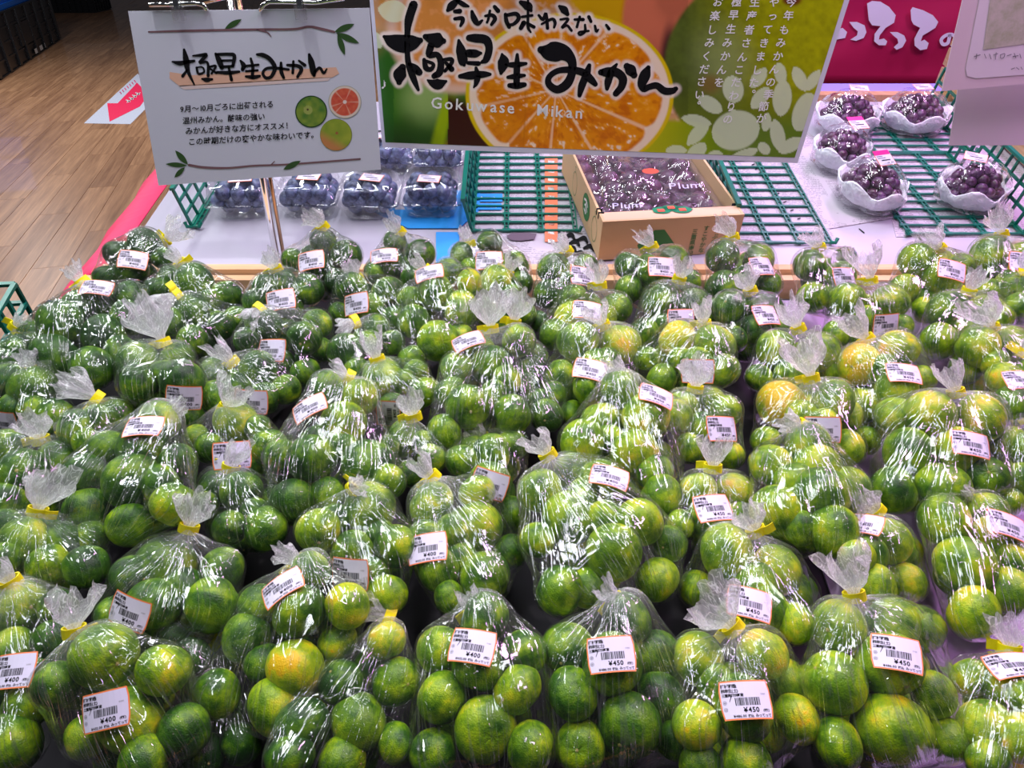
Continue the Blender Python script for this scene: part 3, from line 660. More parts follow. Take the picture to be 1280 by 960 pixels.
# ------------------------------------------------------------------ banner (flat print on a sheet)
def sheet(root, corners, Y, name, m, th=.0012, tilt=0):
    mb = MB(); P = [at_y(x, y, Y)-root.location for x, y in corners]; bk = [p+Vector((0, th, 0)) for p in P]
    mb.add(P+bk, [(0, 3, 2, 1), (4, 5, 6, 7), (0, 1, 5, 4), (1, 2, 6, 5), (2, 3, 7, 6), (3, 0, 4, 7)]); return mb.build(name, m, root)
YB = 1.40
bn = empty('citrus_banner', at_y(740, 200, YB)); tag(bn, 'large printed banner with orange slice, green citrus and brush lettering above the table', 'banner')
BL, BR, TL, TR_ = (478, 184), (997, 204), (456, -70), (1084, -70)
sheet(bn, [TL, TR_, BR, BL], YB, 'sheet', M['white'])
B0 = bn.location.copy()
def bxf(off): return lambda x, y: at_y(x, y, YB-off)-B0
S1 = 6.4
def c1(L_): return [(470+x/S1, 20+y/S1, w_/S1*1.16) for x, y, w_ in L_]
def c2(L_): return [(660+x/S1, 20+y/S1, w_/S1*1.24) for x, y, w_ in L_]
def c3(L_): return [(540+x/5.333, y/5.333, w_/5.333*1.3) for x, y, w_ in L_]
TITLE = [c1(k) for k in [
 [(300, -90, 60), (265, 20, 60), (252, 120, 42), (250, 280, 38), (262, 390, 42), (300, 500, 45), (338, 590, 22)],
 [(65, 165, 24), (130, 200, 95), (220, 222, 125), (300, 210, 100), (355, 195, 40)],
 [(212, 410, 50), (190, 470, 92), (185, 530, 40)], [(270, 385, 30), (310, 420, 58), (345, 450, 50)],
 [(395, 165, 40), (440, 180, 75), (500, 195, 105), (540, 200, 40)], [(440, 235, 50), (425, 310, 45), (490, 310, 40), (518, 370, 45), (508, 450, 50), (465, 480, 40)],
 [(385, 350, 28), (400, 415, 40), (440, 425, 32), (458, 385, 25), (395, 358, 22)], [(540, 350, 22), (600, 345, 30), (605, 375, 28), (552, 440, 24)], [(555, 370, 22), (605, 425, 40)],
 [(412, 512, 12), (450, 535, 50), (500, 545, 75), (560, 522, 20)],
 [(662, 195, 20), (680, 280, 70), (698, 370, 64), (705, 392, 24)], [(745, 175, 46), (800, 178, 62), (880, 192, 62), (905, 260, 52), (882, 345, 48), (845, 370, 22)],
 [(740, 298, 58), (800, 300, 55), (838, 297, 22)], [(735, 375, 26), (820, 380, 34)], [(672, 482, 30), (760, 475, 58), (860, 467, 46), (912, 466, 24)], [(800, 415, 22), (812, 480, 46), (800, 540, 32), (782, 572, 12)],
 [(1008, 305, 18), (1020, 360, 78), (1008, 420, 58), (1000, 458, 24)], [(1130, 308, 22), (1128, 400, 44), (1125, 480, 46), (1125, 550, 46)], [(1045, 390, 28), (1120, 390, 42), (1200, 380, 22)], [(1055, 490, 24), (1120, 482, 40), (1188, 475, 22)], [(1068, 556, 34), (1130, 558, 46), (1188, 549, 34)]]]
TITLE += [c2(k) for k in [
 [(105, 270, 50), (160, 285, 110), (220, 285, 130), (285, 295, 105), (335, 335, 72), (355, 385, 56), (350, 465, 52), (310, 545, 58), (235, 588, 52), (170, 548, 45), (168, 490, 38), (235, 440, 38), (340, 430, 44), (440, 452, 50), (500, 505, 50), (538, 545, 34)],
 [(490, 395, 28), (470, 460, 48), (432, 555, 48), (412, 635, 28)],
 [(585, 450, 42), (640, 450, 66), (710, 452, 58), (758, 500, 56), (748, 565, 48), (702, 622, 40)], [(710, 385, 16), (670, 440, 42), (642, 520, 48), (632, 582, 26)], [(792, 402, 46), (820, 432, 74), (848, 472, 46)],
 [(963, 412, 30), (938, 470, 70), (912, 540, 58), (925, 585, 40), (970, 567, 40), (1030, 557, 44), (1090, 598, 48), (1150, 600, 44), (1184, 582, 30)]]]
SUB = [c3(k) for k in [
 [(168, 2, 26), (130, 40, 42), (106, 68, 20)], [(172, 6, 24), (210, 30, 26), (243, 42, 12)], [(152, 76, 20), (185, 74, 26)], [(152, 125, 18), (200, 121, 22), (204, 142, 22), (190, 172, 14)],
 [(266, 76, 16), (280, 122, 32), (305, 156, 26), (335, 136, 12)], [(356, 106, 14), (400, 101, 20), (420, 126, 22), (396, 164, 16)], [(386, 72, 14), (376, 125, 14), (366, 150, 12)], [(417, 45, 20), (440, 72, 24)],
 [(490, 95, 18), (496, 140, 22), (514, 178, 22)], [(502, 100, 18), (560, 92, 22), (578, 122, 22), (545, 160, 18), (506, 166, 14)], [(592, 15, 22), (640, 42, 46), (660, 70, 18)], [(640, 0, 12), (640, 100, 14), (640, 180, 16), (658, 215, 10)], [(600, 112, 14), (668, 102, 14)], [(612, 152, 26), (592, 188, 22)], [(642, 160, 18), (680, 180, 18)],
 [(712, 102, 14), (740, 130, 18), (760, 90, 16), (770, 188, 18)], [(732, 160, 12), (800, 127, 16), (820, 150, 18), (814, 184, 12)], [(850, 42, 16), (880, 65, 40), (903, 94, 22)], [(856, 130, 12), (908, 127, 14), (866, 184, 14), (900, 170, 14), (930, 204, 14)],
 [(952, 130, 14), (1008, 130, 18)], [(985, 112, 14), (966, 180, 14)], [(1045, 112, 18), (1060, 144, 16)], [(1020, 165, 12), (1020, 208, 16), (986, 233, 13), (982, 214, 12), (1044, 206, 12)], [(1086, 172, 13), (1096, 208, 16), (1110, 196, 8)], [(1162, 167, 14), (1180, 192, 18)]]]
segs = []
mb = MB()
for S in TITLE+SUB:
    P = ribbon(mb, S, bxf(.0008)); segs += [(P[i], P[i+1]) for i in range(len(P)-1)]
mb.build('brush_lettering', M['ink'], bn)
# painted print colours computed on a fine grid of the sheet
def fbm(x, y, sc, seed=0, oct=3):
    r0 = np.random.default_rng(seed); tot = 0*x; am = 1; s = 0
    for o in range(oct):
        G = r0.random((64, 64)); u = x/sc*2**o; v = y/sc*2**o; i = np.floor(u).astype(int); j = np.floor(v).astype(int); fu = u-i; fv = v-j; fu = fu*fu*(3-2*fu); fv = fv*fv*(3-2*fv)
        g = lambda a, b: G[(i+a) % 64, (j+b) % 64]
        tot = tot+am*((g(0, 0)*(1-fu)+g(1, 0)*fu)*(1-fv)+(g(0, 1)*(1-fu)+g(1, 1)*fu)*fv); s += am; am *= .5
    return tot/s
def srgb(r, g, b): return np.array([(c/255/12.92 if c/255 <= .04045 else ((c/255+.055)/1.055)**2.4) for c in (r, g, b)])
def mixc(C, col, m): return C*(1-m[..., None])+np.asarray(col)*m[..., None]
def sst(x, a, b): t = np.clip((x-a)/(b-a), 0, 1); return t*t*(3-2*t)
nx, ny = 430, 175
U, V = np.meshgrid(np.linspace(0, 1, nx), np.linspace(0, 1, ny)**1.0)
i0, i1, j1 = .008, .989, .975
U = i0+U*(i1-i0); V = V*j1
cx = lambda a, b, c, d: (a*(1-U)+b*U)*(1-V)+(c*(1-U)+d*U)*V
X = cx(TL[0], TR_[0], BL[0], BR[0]); Yp = cx(TL[1], TR_[1], BL[1], BR[1])
f1_, f2_ = fbm(X, Yp, 26, 1), fbm(X, Yp, 7, 2); f3_ = fbm(X, Yp, 60, 3)
C = np.ones(X.shape+(3,))*srgb(196, 150, 110)
C = mixc(C, srgb(205, 140, 60), sst(f1_, .4, .6)*(X < 700)); C = mixc(C, srgb(228, 190, 170), sst(f2_, .6, .75)*.5)
# lower-left green citrus
g1 = 1-sst(np.hypot((X-520)/75, (Yp-120)/75), .8, 1.1); C = mixc(C, srgb(60, 110, 30), g1)
g2 = 1-sst(np.hypot((X-535)/42, (Yp-125)/42), .2, 1.2); C = mixc(C, srgb(150, 175, 110), g2*.8)
C = mixc(C, srgb(30, 60, 25), sst(Yp, 120, 190)*(X < 610)*.9*g1); C = mixc(C, srgb(150, 175, 30), (1-sst(np.abs(X-557+.25*(Yp-140)), 4, 12))*sst(Yp, 105, 130)*.8)
C = mixc(C, srgb(52, 18, 14), sst(Yp-.4*(X-590), 118, 140)*(X > 560)*(X < 680)); C = mixc(C, srgb(40, 90, 30), (X < 492)*sst(Yp, 25, 60)*.8)
# blurred slice at top left
rs = np.hypot((X-575)/95, (Yp-35)/85); m_ = 1-sst(rs, .9, 1.02); C = mixc(C, srgb(215, 180, 160), m_); 
m_ = 1-sst(rs, .75, .9); C = mixc(C, srgb(204, 130, 48), m_*.85); C = mixc(C, srgb(226, 160, 110), m_*sst(f2_, .5, .7)*.6)
# right: mandarins behind
C = mixc(C, srgb(190, 150, 10), (1-sst(np.hypot((X-790)/85, (Yp+10)/45), .85, 1.05)))
m_ = 1-sst(np.hypot((X-850)/75, (Yp-25)/95), .9, 1.03); C = mixc(C, srgb(190, 110, 85), m_); C = mixc(C, srgb(110, 50, 50), m_*sst(Yp, 30, 120)*.9)
C = mixc(C, srgb(45, 20, 30), (1-sst(np.hypot((X-838)/14, (Yp-75)/50), .5, 1.2))*.9)
m_ = 1-sst(np.hypot((X-965)/135, (Yp-85)/125), .97, 1.02); gg = sst(X+.25*(60-Yp), 850, 1010)
Gc = srgb(78, 92, 38)*(1-gg[..., None])+srgb(150, 155, 20)*gg[..., None]; Gc = Gc*(.72+.56*f2_[..., None]); hi = 1-sst(np.hypot((X-905)/50, (Yp-75)/60), .1, 1.2)
Gc = Gc*(1-.5*hi[..., None])+srgb(150, 165, 110)*.5*hi[..., None]
C = C*(1-m_[..., None])+Gc*m_[..., None]
C = mixc(C, srgb(95, 110, 35), m_*sst(Yp, 90, 160)*.8); C = mixc(C, srgb(120, 90, 50), (1-sst(np.hypot((X-888)/18, (Yp-105)/16), .3, 1.1))*.7)
m_ = 1-sst(np.hypot((X-840)/80, (Yp-205)/58), .85, 1.03); C = mixc(C, srgb(168, 172, 20), m_); C = mixc(C, srgb(90, 130, 35), m_*sst(X, 800, 900)*.8)
C = mixc(C, srgb(88, 118, 42), sst(X, 870, 930)*sst(Yp, 130, 170)*.8)
C = mixc(C, srgb(100, 55, 30), (1-sst(np.hypot((X-990)/16, (Yp-0)/9), .5, 1)))
# the sharp orange slice
ecx, ecy = 712., 118.; ex, ey = 131., 103.
rs = np.hypot((X-ecx)/ex, (Yp-ecy)/ey); an = np.arctan2((Yp-112), (X-695)); m_ = 1-sst(rs, .985, 1.0); C = mixc(C, srgb(205, 180, 10), m_)
m_ = 1-sst(rs, .945, .965); C = mixc(C, srgb(232, 212, 190), m_)
seg = np.abs(((an/(2*np.pi)*10+.35) % 1)-.5)*2; rr_ = np.hypot((X-697)/ex, (Yp-112)/ey)
wall_ = sst(seg, .93-.03/np.maximum(rr_, .08), .985-.01/np.maximum(rr_, .08)); fl_ = 1-sst(rs+.07*seg**6, .865, .90)
C = mixc(C, srgb(215, 138, 22), fl_); C = mixc(C, srgb(196, 112, 14), fl_*sst(f1_, .45, .65)*.8)
rad = fbm(an*16+50, rr_*14, 1.0, 7, 3); C = mixc(C, srgb(226, 160, 80), fl_*sst(rad, .54, .70)*.7); C = mixc(C, srgb(245, 215, 195), fl_*sst(rad, .70, .76)*.9)
C = mixc(C, srgb(180, 92, 10), fl_*(1-sst(rad, .25, .42))*.6)
C = mixc(C, srgb(235, 195, 160), fl_*wall_*.85); C = mixc(C, srgb(240, 215, 205), (1-sst(rr_*(1+.5*f2_), .03, .16)))
C = mixc(C, srgb(180, 105, 20), (np.abs(X-658+.05*(Yp-100)) < 1.2)*.5); C = mixc(C, srgb(190, 115, 30), fl_*(X < 660)*.35)
# pale translucent leaves and fruit of the design
def leaf(cx_, cy_, a, b, rot, pw=.75):
    r_ = math.radians(rot); dx = (X-cx_)*math.cos(r_)+(Yp-cy_)*math.sin(r_); dy = -(X-cx_)*math.sin(r_)+(Yp-cy_)*math.cos(r_)
    q = np.abs(dx/a); e = np.where(q < 1, np.abs(dy/b)/np.maximum(1e-3, (1-q*q))**pw, 9); return 1-sst(e, .93, 1.06)
K = lambda x, y: (830+x/4.571, y/4.571)
pale = np.zeros_like(X)
for (x, y, a, b, r, pw) in [(395, 510, 78, 60, 80, .5), (540, 445, 72, 38, -52, .75), (665, 420, 62, 35, 80, .5), (550, 560, 80, 40, -52, .7), (675, 560, 105, 55, 95, .6), (265, 597, 78, 42, 32, .6), (410, 745, 138, 112, -15, .5), (585, 700, 54, 27, 100, .6), (572, 848, 42, 30, 45, .5), (70, 860, 62, 32, 0, .75), (185, 870, 72, 42, -42, .6), (290, 900, 50, 40, -20, .5), (450, 888, 92, 30, -22, .6), (650, 775, 95, 42, 78, .65), (725, 830, 80, 38, -30, .7), (800, 640, 115, 62, 110, .5), (775, 450, 78, 38, 65, .7), (850, 460, 72, 32, -55, .7), (185, 690, 88, 34, 12, .75), (195, 760, 92, 38, -48, .7), (395, 632, 26, 10, 20, .7)]:
    px_, py_ = K(x, y); pale = np.maximum(pale, leaf(px_, py_, a/4.571, b/4.571, r, pw))
for (x, y, a, b, r) in [(492, 14, 20, 14, 10), (470, 50, 12, 8, 60)]: pale = np.maximum(pale, leaf(x, y, a, b, r))
C = mixc(C, srgb(208, 222, 192), pale*.72)
# white halo round the brush lettering
dm = np.full(X.shape, 99.)
for a, b in segs:
    x0_, x1_ = min(a[0], b[0])-16, max(a[0], b[0])+16; y0_, y1_ = min(a[1], b[1])-16, max(a[1], b[1])+16
    w_ = (X > x0_) & (X < x1_) & (Yp > y0_) & (Yp < y1_)
    if not w_.any(): continue
    d = b[:2]-a[:2]; q = np.clip(((X[w_]-a[0])*d[0]+(Yp[w_]-a[1])*d[1])/(d@d+1e-6), 0, 1)
    dist = np.hypot(X[w_]-a[0]-q*d[0], Yp[w_]-a[1]-q*d[1])-(a[2]+q*(b[2]-a[2]))/2; dm[w_] = np.minimum(dm[w_], dist)
C = mixc(C, srgb(236, 222, 214), (1-sst(dm, 1.2, 6.0))*.92)
C = np.clip(C, 0, 1); gy = C.mean(-1, keepdims=True); C = np.clip((gy+(C-gy)*1.12)*1.16, 0, .95); C = mixc(C, C*.55, sst(f3_, .5, .75)*(X < 860)*(pale < .2)*.5*(rs > 1))
f = bxf(.0004); vs = [f(x, y) for x, y in zip(X.ravel(), Yp.ravel())]
fs = [(j*nx+i, (j+1)*nx+i, (j+1)*nx+i+1, j*nx+i+1) for j in range(ny-1) for i in range(nx-1)]
pm = mat('banner_print', rough=.32); at_ = N(pm, 'ShaderNodeAttribute', attribute_name='ink'); L(pm, at_.outputs['Color'], bsdf(pm).inputs['Base Color'])
me = pydata('picture_print', vs, fs, pm); ca = me.attributes.new('ink', 'FLOAT_COLOR', 'POINT'); ca.data.foreach_set('color', np.concatenate([C.reshape(-1, 3), np.ones((C.size//3, 1))], 1).astype(np.float32).ravel())
link('picture_print', me, bn)
# white lettering of the banner
mb = MB(); q = bxf(.0008)
def tx(s, x, y, size, slope_=0.0, bold=-.01, sh=0, sp=1.0, m_=mb, fx=q):
    return text(m_, s, 0, 0, size, lambda a, b: fx(x+a+0*b, y-b+slope_*a), bold, shear=sh, space=sp)
tx('Gokuwase', 538, 135, 20, .065, .014, .05, 1.13); tx('Mikan', 670, 144, 20, .075, .014, .05, 1.13)
tx('♪', 476, 111, 17, 0, 0)
def vcol(s, pts):
    for ch, (x, y) in zip(s, pts):
        x_, y_ = K(x, y); vs_, fs_, adv = glyph(ch, .015); sz = 13.0
        mb.add([q(x_+(vx-.5)*sz+(vy-.38)*sz*.18, y_-(vy-.38)*sz) for vx, vy in vs_], fs_)
vcol('今年もみかんの季節が', [(727, 12), (712, 88), (688, 170), (668, 243), (652, 320), (630, 395), (610, 468), (597, 540), (570, 608), (557, 675)])
vcol('やってきました。', [(630, 12), (622, 90), (592, 168), (572, 245), (552, 322), (532, 400), (514, 470), (535, 505)])
vcol('生産者さんこだわりの', [(520, 12), (502, 90), (487, 170), (470, 245), (448, 325), (430, 398), (412, 470), (400, 545), (383, 610), (365, 680)])
vcol('極早生みかんを', [(415, 10), (398, 85), (382, 165), (362, 243), (350, 320), (330, 398), (315, 470)])
vcol('お楽しみください。', [(308, 10), (292, 90), (275, 170), (260, 243), (243, 320), (230, 395), (215, 465), (203, 540), (222, 570)])
mb.build('white_lettering', M['white_ink'], bn)

# ------------------------------------------------------------------ white sign
YS = 1.355
ws = empty('product_sign', at_y(335, 222, YS)); tag(ws, 'white laminated sign with brush lettering, twigs and small citrus pictures on a chrome stand', 'sign')
W0 = ws.location.copy(); wxf = lambda off: (lambda x, y: at_y(x, y, YS-off)-W0)
sheet(ws, [(160, 14), (462, 10), (476, 212), (198, 232)], YS, 'sheet', M['white'])
c4 = lambda L_: [(200+x/5.818, 50+y/5.818, w_/5.818*1.3) for x, y, w_ in L_]
mb = MB()
for S in [[(175, 70, 14), (190, 150, 35), (205, 230, 22), (250, 325, 8)], [(90, 158, 10), (150, 168, 26), (248, 152, 15)], [(195, 220, 12), (165, 262, 18)], [(240, 115, 10), (300, 110, 18), (335, 110, 22), (290, 160, 18)], [(292, 165, 14), (345, 165, 14), (350, 260, 18)], [(265, 200, 12), (280, 245, 14), (320, 232, 12), (308, 198, 10), (265, 200, 10)], [(360, 195, 12), (405, 190, 14), (375, 245, 12)], [(365, 210, 10), (410, 240, 14)], [(305, 282, 10), (340, 290, 26), (380, 285, 12)],
 [(405, 100, 15), (430, 150, 32), (450, 200, 26)], [(420, 105, 18), (500, 103, 18), (540, 115, 22), (530, 190, 18)], [(450, 150, 14), (520, 148, 13)], [(450, 195, 16), (530, 190, 16)], [(415, 235, 15), (500, 238, 22), (575, 230, 14)], [(500, 200, 14), (520, 290, 18)],
 [(585, 150, 12), (608, 185, 28), (600, 215, 20)], [(660, 135, 14), (675, 200, 18), (670, 270, 18)], [(612, 190, 14), (715, 180, 14)], [(625, 227, 13), (710, 220, 13)], [(625, 265, 14), (680, 271, 24), (725, 262, 15)],
 [(705, 105, 14), (750, 110, 25), (800, 140, 25), (835, 200, 24), (810, 265, 20), (770, 275, 18), (748, 240, 16), (780, 205, 16), (860, 205, 16), (935, 215, 14)], [(880, 165, 14), (882, 230, 22), (900, 275, 16)],
 [(925, 182, 14), (1000, 188, 20), (1028, 215, 22), (1000, 268, 16)], [(970, 155, 14), (965, 240, 16)], [(1010, 150, 12), (1052, 183, 20)], [(1085, 105, 15), (1100, 160, 35), (1115, 230, 35), (1120, 258, 18)], [(1120, 240, 18), (1160, 202, 16), (1190, 240, 16), (1213, 210, 8)]]:
    ribbon(mb, c4(S), wxf(.0007))
mb.build('brush_lettering', M['ink'], ws)
mb = MB()
for s, x, y, sz, sl_, sp in (('9月～10月ごろに出荷される', 225, 140, 9.4, -.055, 1.0), ('温州みかん。酸味の強い', 228, 154.5, 9.4, -.055, 1.0), ('みかんが好きな方にオススメ！', 231.5, 167.5, 9.6, -.055, 1.0), ('この時期だけの爽やかな味わいです。', 235, 181, 9.6, -.058, 1.0)):
    text(mb, s, 0, 0, sz, (lambda x, y, sl_: (lambda a, b: wxf(.0007)(x+a, y-b+sl_*a)))(x, y, sl_), .014, space=sp)
mb.build('small_lettering', M['ink'], ws)
# soft orange brush stripe, twigs, leaves
mb = MB(); om = mat('peach_wash', (.80, .47, .35), .5)
poly(mb, [(212, 90), (240, 94), (420, 84), (424, 92), (415, 97), (300, 104), (225, 108), (212, 98)], wxf(.0003)); mb.build('colour_wash', om, ws)
mb = MB(); om2 = mat('pale_wash', (.76, .60, .60), .5)
poly(mb, [(222, 107), (415, 96), (410, 101), (300, 108), (230, 112)], wxf(.0003)); mb.build('colour_wash', om2, ws)
mb = MB(); V3 = lambda L_, s, ox, oy: [(ox+x/s, oy+y/s, w_/s) for x, y, w_ in L_]
for S in [V3([(25, 170, 8), (200, 165, 12), (420, 160, 12), (620, 157, 12), (800, 155, 12), (880, 142, 12), (950, 155, 14), (1015, 170, 12)], 4.267, 180, 0), V3([(600, 158, 8), (655, 172, 8), (678, 195, 4)], 4.267, 180, 0),
          V3([(630, 550, 8), (680, 558, 8), (760, 560, 7), (850, 552, 6), (960, 548, 6), (1200, 530, 6)], 2.667, 0, 0), V3([(905, 548, 4), (915, 538, 3)], 2.667, 0, 0)]: mb = MB(); ribbon(mb, S, wxf(.0005)); mb.build('twig_print', M['twig'], ws)
mb = MB()
def leafp(x0, y0, x1, y1, w_):
    dx, dy = x1-x0, y1-y0; l = math.hypot(dx, dy); nx_, ny_ = -dy/l, dx/l; P = []
    for t in np.linspace(0, 1, 9): P.append((x0+dx*t+nx_*w_*math.sin(math.pi*t)**.9, y0+dy*t+ny_*w_*math.sin(math.pi*t)**.9))
    for t in np.linspace(1, 0, 9)[1:-1]: P.append((x0+dx*t-nx_*w_*math.sin(math.pi*t)**.9, y0+dy*t-ny_*w_*math.sin(math.pi*t)**.9))
    poly(mb, P, wxf(.0006))
for a in [(281, 36, 302, 24, 3.6), (418, 40, 443, 30, 4), (420, 41, 449, 54, 4), (422, 42, 431, 69, 3.6), (235, 206, 219, 188, 3.6), (234, 207, 207, 205, 3), (231, 209, 218, 222, 3), (376, 201, 354, 212, 3.6)]: mb = MB(); leafp(*a); mb.build('leaf_print', M['leafink'], ws)
# little fruit pictures (flat print with colours computed per vertex)
def disc(name, cx_, cy_, r, colf):
    nr, na = 22, 60; vs = []; cols = []
    for j in range(nr+1):
        for i in range(na):
            q_ = j/nr; a = 2*math.pi*i/na; vs.append(wxf(.0005)(cx_+r*q_*math.cos(a), cy_+r*q_*math.sin(a))); cols.append((*colf(q_, a, q_*math.cos(a), q_*math.sin(a)), 1))
    fs = [(j*na+i, j*na+(i+1) % na, (j+1)*na+(i+1) % na, (j+1)*na+i) for j in range(nr) for i in range(na)]
    me = pydata(name, vs, fs, pm); me.attributes.new('ink', 'FLOAT_COLOR', 'POINT').data.foreach_set('color', np.array(cols, np.float32).ravel()); link(name, me, ws)
def nz(x, y, s, sd): return float(fbm(np.array([x*10+50]), np.array([y*10+50]), s, sd, 2)[0])
def cg(q_, a, x, y):
    t = nz(x, y, 3.5, 21); c = srgb(40, 110, 50)*(1-t)+srgb(150, 165, 60)*t if q_ < .95 else srgb(20, 60, 30)
    if math.hypot(x+.2, y+.1) < .28: c = srgb(160, 170, 90)
    if math.hypot(x+.22, y+.12) < .07: c = srgb(80, 60, 40)
    return c
def cy2(q_, a, x, y):
    t = nz(x, y, 4, 25); c = srgb(165, 175, 60)*(1-t*.6)+srgb(80, 130, 40)*t*.6
    o_ = max(0, min(1, (y-x*.6-.15)*1.6)); c = c*(1-o_)+srgb(195, 130, 80)*o_
    if math.hypot(x-.05, y+.1) < .09: c = srgb(160, 100, 60)
    return c if q_ < .97 else srgb(100, 110, 50)
def cr_(q_, a, x, y):
    if q_ > .96: return srgb(120, 140, 110)
    if q_ > .86: return srgb(228, 208, 196)
    if q_ < .12: return srgb(235, 215, 210)
    s_g = abs(((a/(2*math.pi)*11) % 1)-.5)*2
    if s_g > .9: return srgb(225, 160, 140)
    t = nz(x, y, 1.5, 30); return srgb(205, 70, 60)*(1-t)+srgb(220, 110, 80)*t
disc('green_citrus_print', 389, 139.5, 20, cg); disc('ripening_citrus_print', 420, 168.5, 20, cy2); disc('red_slice_print', 431, 127.5, 20.5, cr_)

# ------------------------------------------------------------------ chrome stand with rod, hooks and clips
YP = 1.37
cs = empty('chrome_stand', Vector((at_y(347, 332, YP).x, YP, CZ-.64))); tag(cs, 'chrome pole stand with hooked rods holding the white sign', 'stand')
o0 = cs.location; z_of = lambda px, py: at_y(px, py, YP)
mb = MB(); xa = at_y(342, 300, YP).x-o0.x
mb.tube([(xa, 0, .074), (xa, 0, .62)], .0068, 16); mb.build('pole', M['chrome'], cs, True)
mb = MB(); mb.tube([(xa+.013, .004, .074), (xa+.013, .004, .60)], .0036, 10); mb.build('thin_pole', mat('bronze_rod', (.45, .28, .16), .2, 1), cs, True)
mb = MB(); f = lambda x, y, d=0: at_y(x, y, YS-.004+d)-o0
mb.tube([f(187, 6), f(215, 5.5), f(245, 4), f(254, 6), f(259, 13)], .0036, 10)
mb.tube([f(325, 14), f(329, 6), f(336, 2), f(360, 2), f(395, 3), f(430, -2)], .0036, 10)
mb.tube([f(255, 2, .02), f(300, -8, .02), f(340, -12, .02)], .004, 8); mb.build('hook_rod', M['chrome'], cs, True)
for (x, y) in ((221, 3), (375, 2)):
    mb = MB(); mb.box((-.0045, -.006, -.010), (.0045, .004, .05)); o = mb.build('clip_core', M['chrome'], cs); o.location = f(x, y)
    mb = MB(); mb.box((-.009, -.009, -.026), (-.0045, .004, .05)); mb.box((.0045, -.009, -.026), (.009, .004, .05)); mb.box((-.009, -.009, -.030), (.009, -.004, -.006)); o = mb.build('clear_clip', M['clam'], cs); o.location = f(x, y)

# ------------------------------------------------------------------ dark red cloth behind
YC = 2.72
rc = empty('red_cloth', at_y(1110, 100, YC)); tag(rc, 'dark crimson cloth banner with white brush characters behind the grapes', 'cloth banner'); R0 = rc.location.copy()
mb = MB(); vs = []; nxc, nyc = 40, 12
for j in range(nyc+1):
    for i in range(nxc+1):
        x = 940+ (1420-940)*i/nxc; y = -60+(107-(-60))*j/nyc; vs.append(at_y(x, y, YC+.008*math.sin(i*.5)+.004*math.sin(j+i*.2))-R0)
mb.add(vs, [(j*(nxc+1)+i, (j+1)*(nxc+1)+i, (j+1)*(nxc+1)+i+1, j*(nxc+1)+i+1) for j in range(nyc) for i in range(nxc)])
o = mb.build('cloth_sheet', M['magenta'], rc, True); sm = o.modifiers.new('thick', 'SOLIDIFY'); sm.thickness = .002; sm.offset = 1
mb = MB(); rf = lambda x, y: at_y(1010+x/4.74, y/4.74, YC-.016)-R0
for P in [[(350, 20), (380, 5), (430, 10), (480, 40), (520, 90), (510, 135), (460, 165), (425, 210), (420, 235), (450, 228), (470, 245), (460, 268), (420, 268), (392, 245), (395, 200), (430, 155), (380, 150), (360, 120)],
          [(245, 130), (290, 130), (335, 150), (347, 190), (330, 225), (285, 242), (250, 235), (290, 210), (295, 185), (270, 165)], [(150, 180), (205, 165), (232, 190), (220, 225), (150, 238)],
          [(485, 190), (530, 190), (570, 210), (582, 240), (560, 280), (525, 295), (508, 280), (535, 255), (530, 230), (505, 210)],
          [(608, 60), (620, 42), (680, 60), (740, 90), (772, 130), (755, 165), (715, 190), (680, 210), (668, 245), (690, 235), (715, 255), (705, 290), (665, 298), (632, 270), (630, 230), (650, 190), (665, 165), (625, 145), (612, 120)],
          [(905, 60), (930, 20), (960, 10), (960, 110), (915, 120)]]: poly(mb, P, rf)
for S in [[(840, 212, 22), (828, 255, 20), (800, 262, 22), (790, 235, 20), (820, 208, 20), (858, 206, 20), (872, 235, 20), (850, 266, 16)]]: ribbon(mb, S, rf)
mb.build('white_characters', mat('lilac_white_ink', (.62, .62, .70), .6), rc)
mb = MB(); a = at_y(1250, 50, YC+.06); mb.box((.1, YC+.04, .9), (2.6, YC+.10, 2.1)); ob = mb.build('dark_partition', M['black']); tag(ob, 'dark panel behind the crimson cloth', 'panel')

# ------------------------------------------------------------------ reversed white signs at the upper right
YR = 1.45
rs_ = empty('hanging_sign', at_y(1250, 112, YR)); tag(rs_, 'pale sign seen from behind at the upper right, picture showing through', 'sign', 'signs seen from behind'); H0 = rs_.location.copy()
M['backpaper'] = mat('backlit_paper', (.62, .50, .56), .35)
sheet(rs_, [(1217, -60), (1380, -60), (1360, 98), (1177, 114)], YR, 'sheet', M['backpaper'], .002)
hf = lambda o_: (lambda x, y: at_y(x, y, YR-o_)-H0)
mb = MB(); poly(mb, [(1232, -60), (1370, -60), (1352, 88), (1220, 98), (1209, 95), (1207, 86), (1224, 0)], hf(.0008)); mb.build('panel_print', mat('pale_panel', (.66, .60, .66), .4), rs_)
mb = MB(); poly(mb, [(1246, -60), (1370, -60), (1355, 45), (1229, 62)], hf(.0014)); o = mb.build('faded_picture', mat('faded_green', (.40, .40, .30), .45), rs_)
tcn = M['faded'] = o.data.materials[0]; t_ = N(tcn, 'ShaderNodeTexCoord'); n_ = noise(tcn, t_.outputs['Object'], 30, 4, .7); r_ = ramp(tcn, n_.outputs[0], [(.3, (.30, .33, .20)), (.55, (.45, .43, .36)), (.8, (.58, .50, .48))]); L(tcn, r_.outputs[0], bsdf(tcn).inputs['Base Color'])
mb = MB()
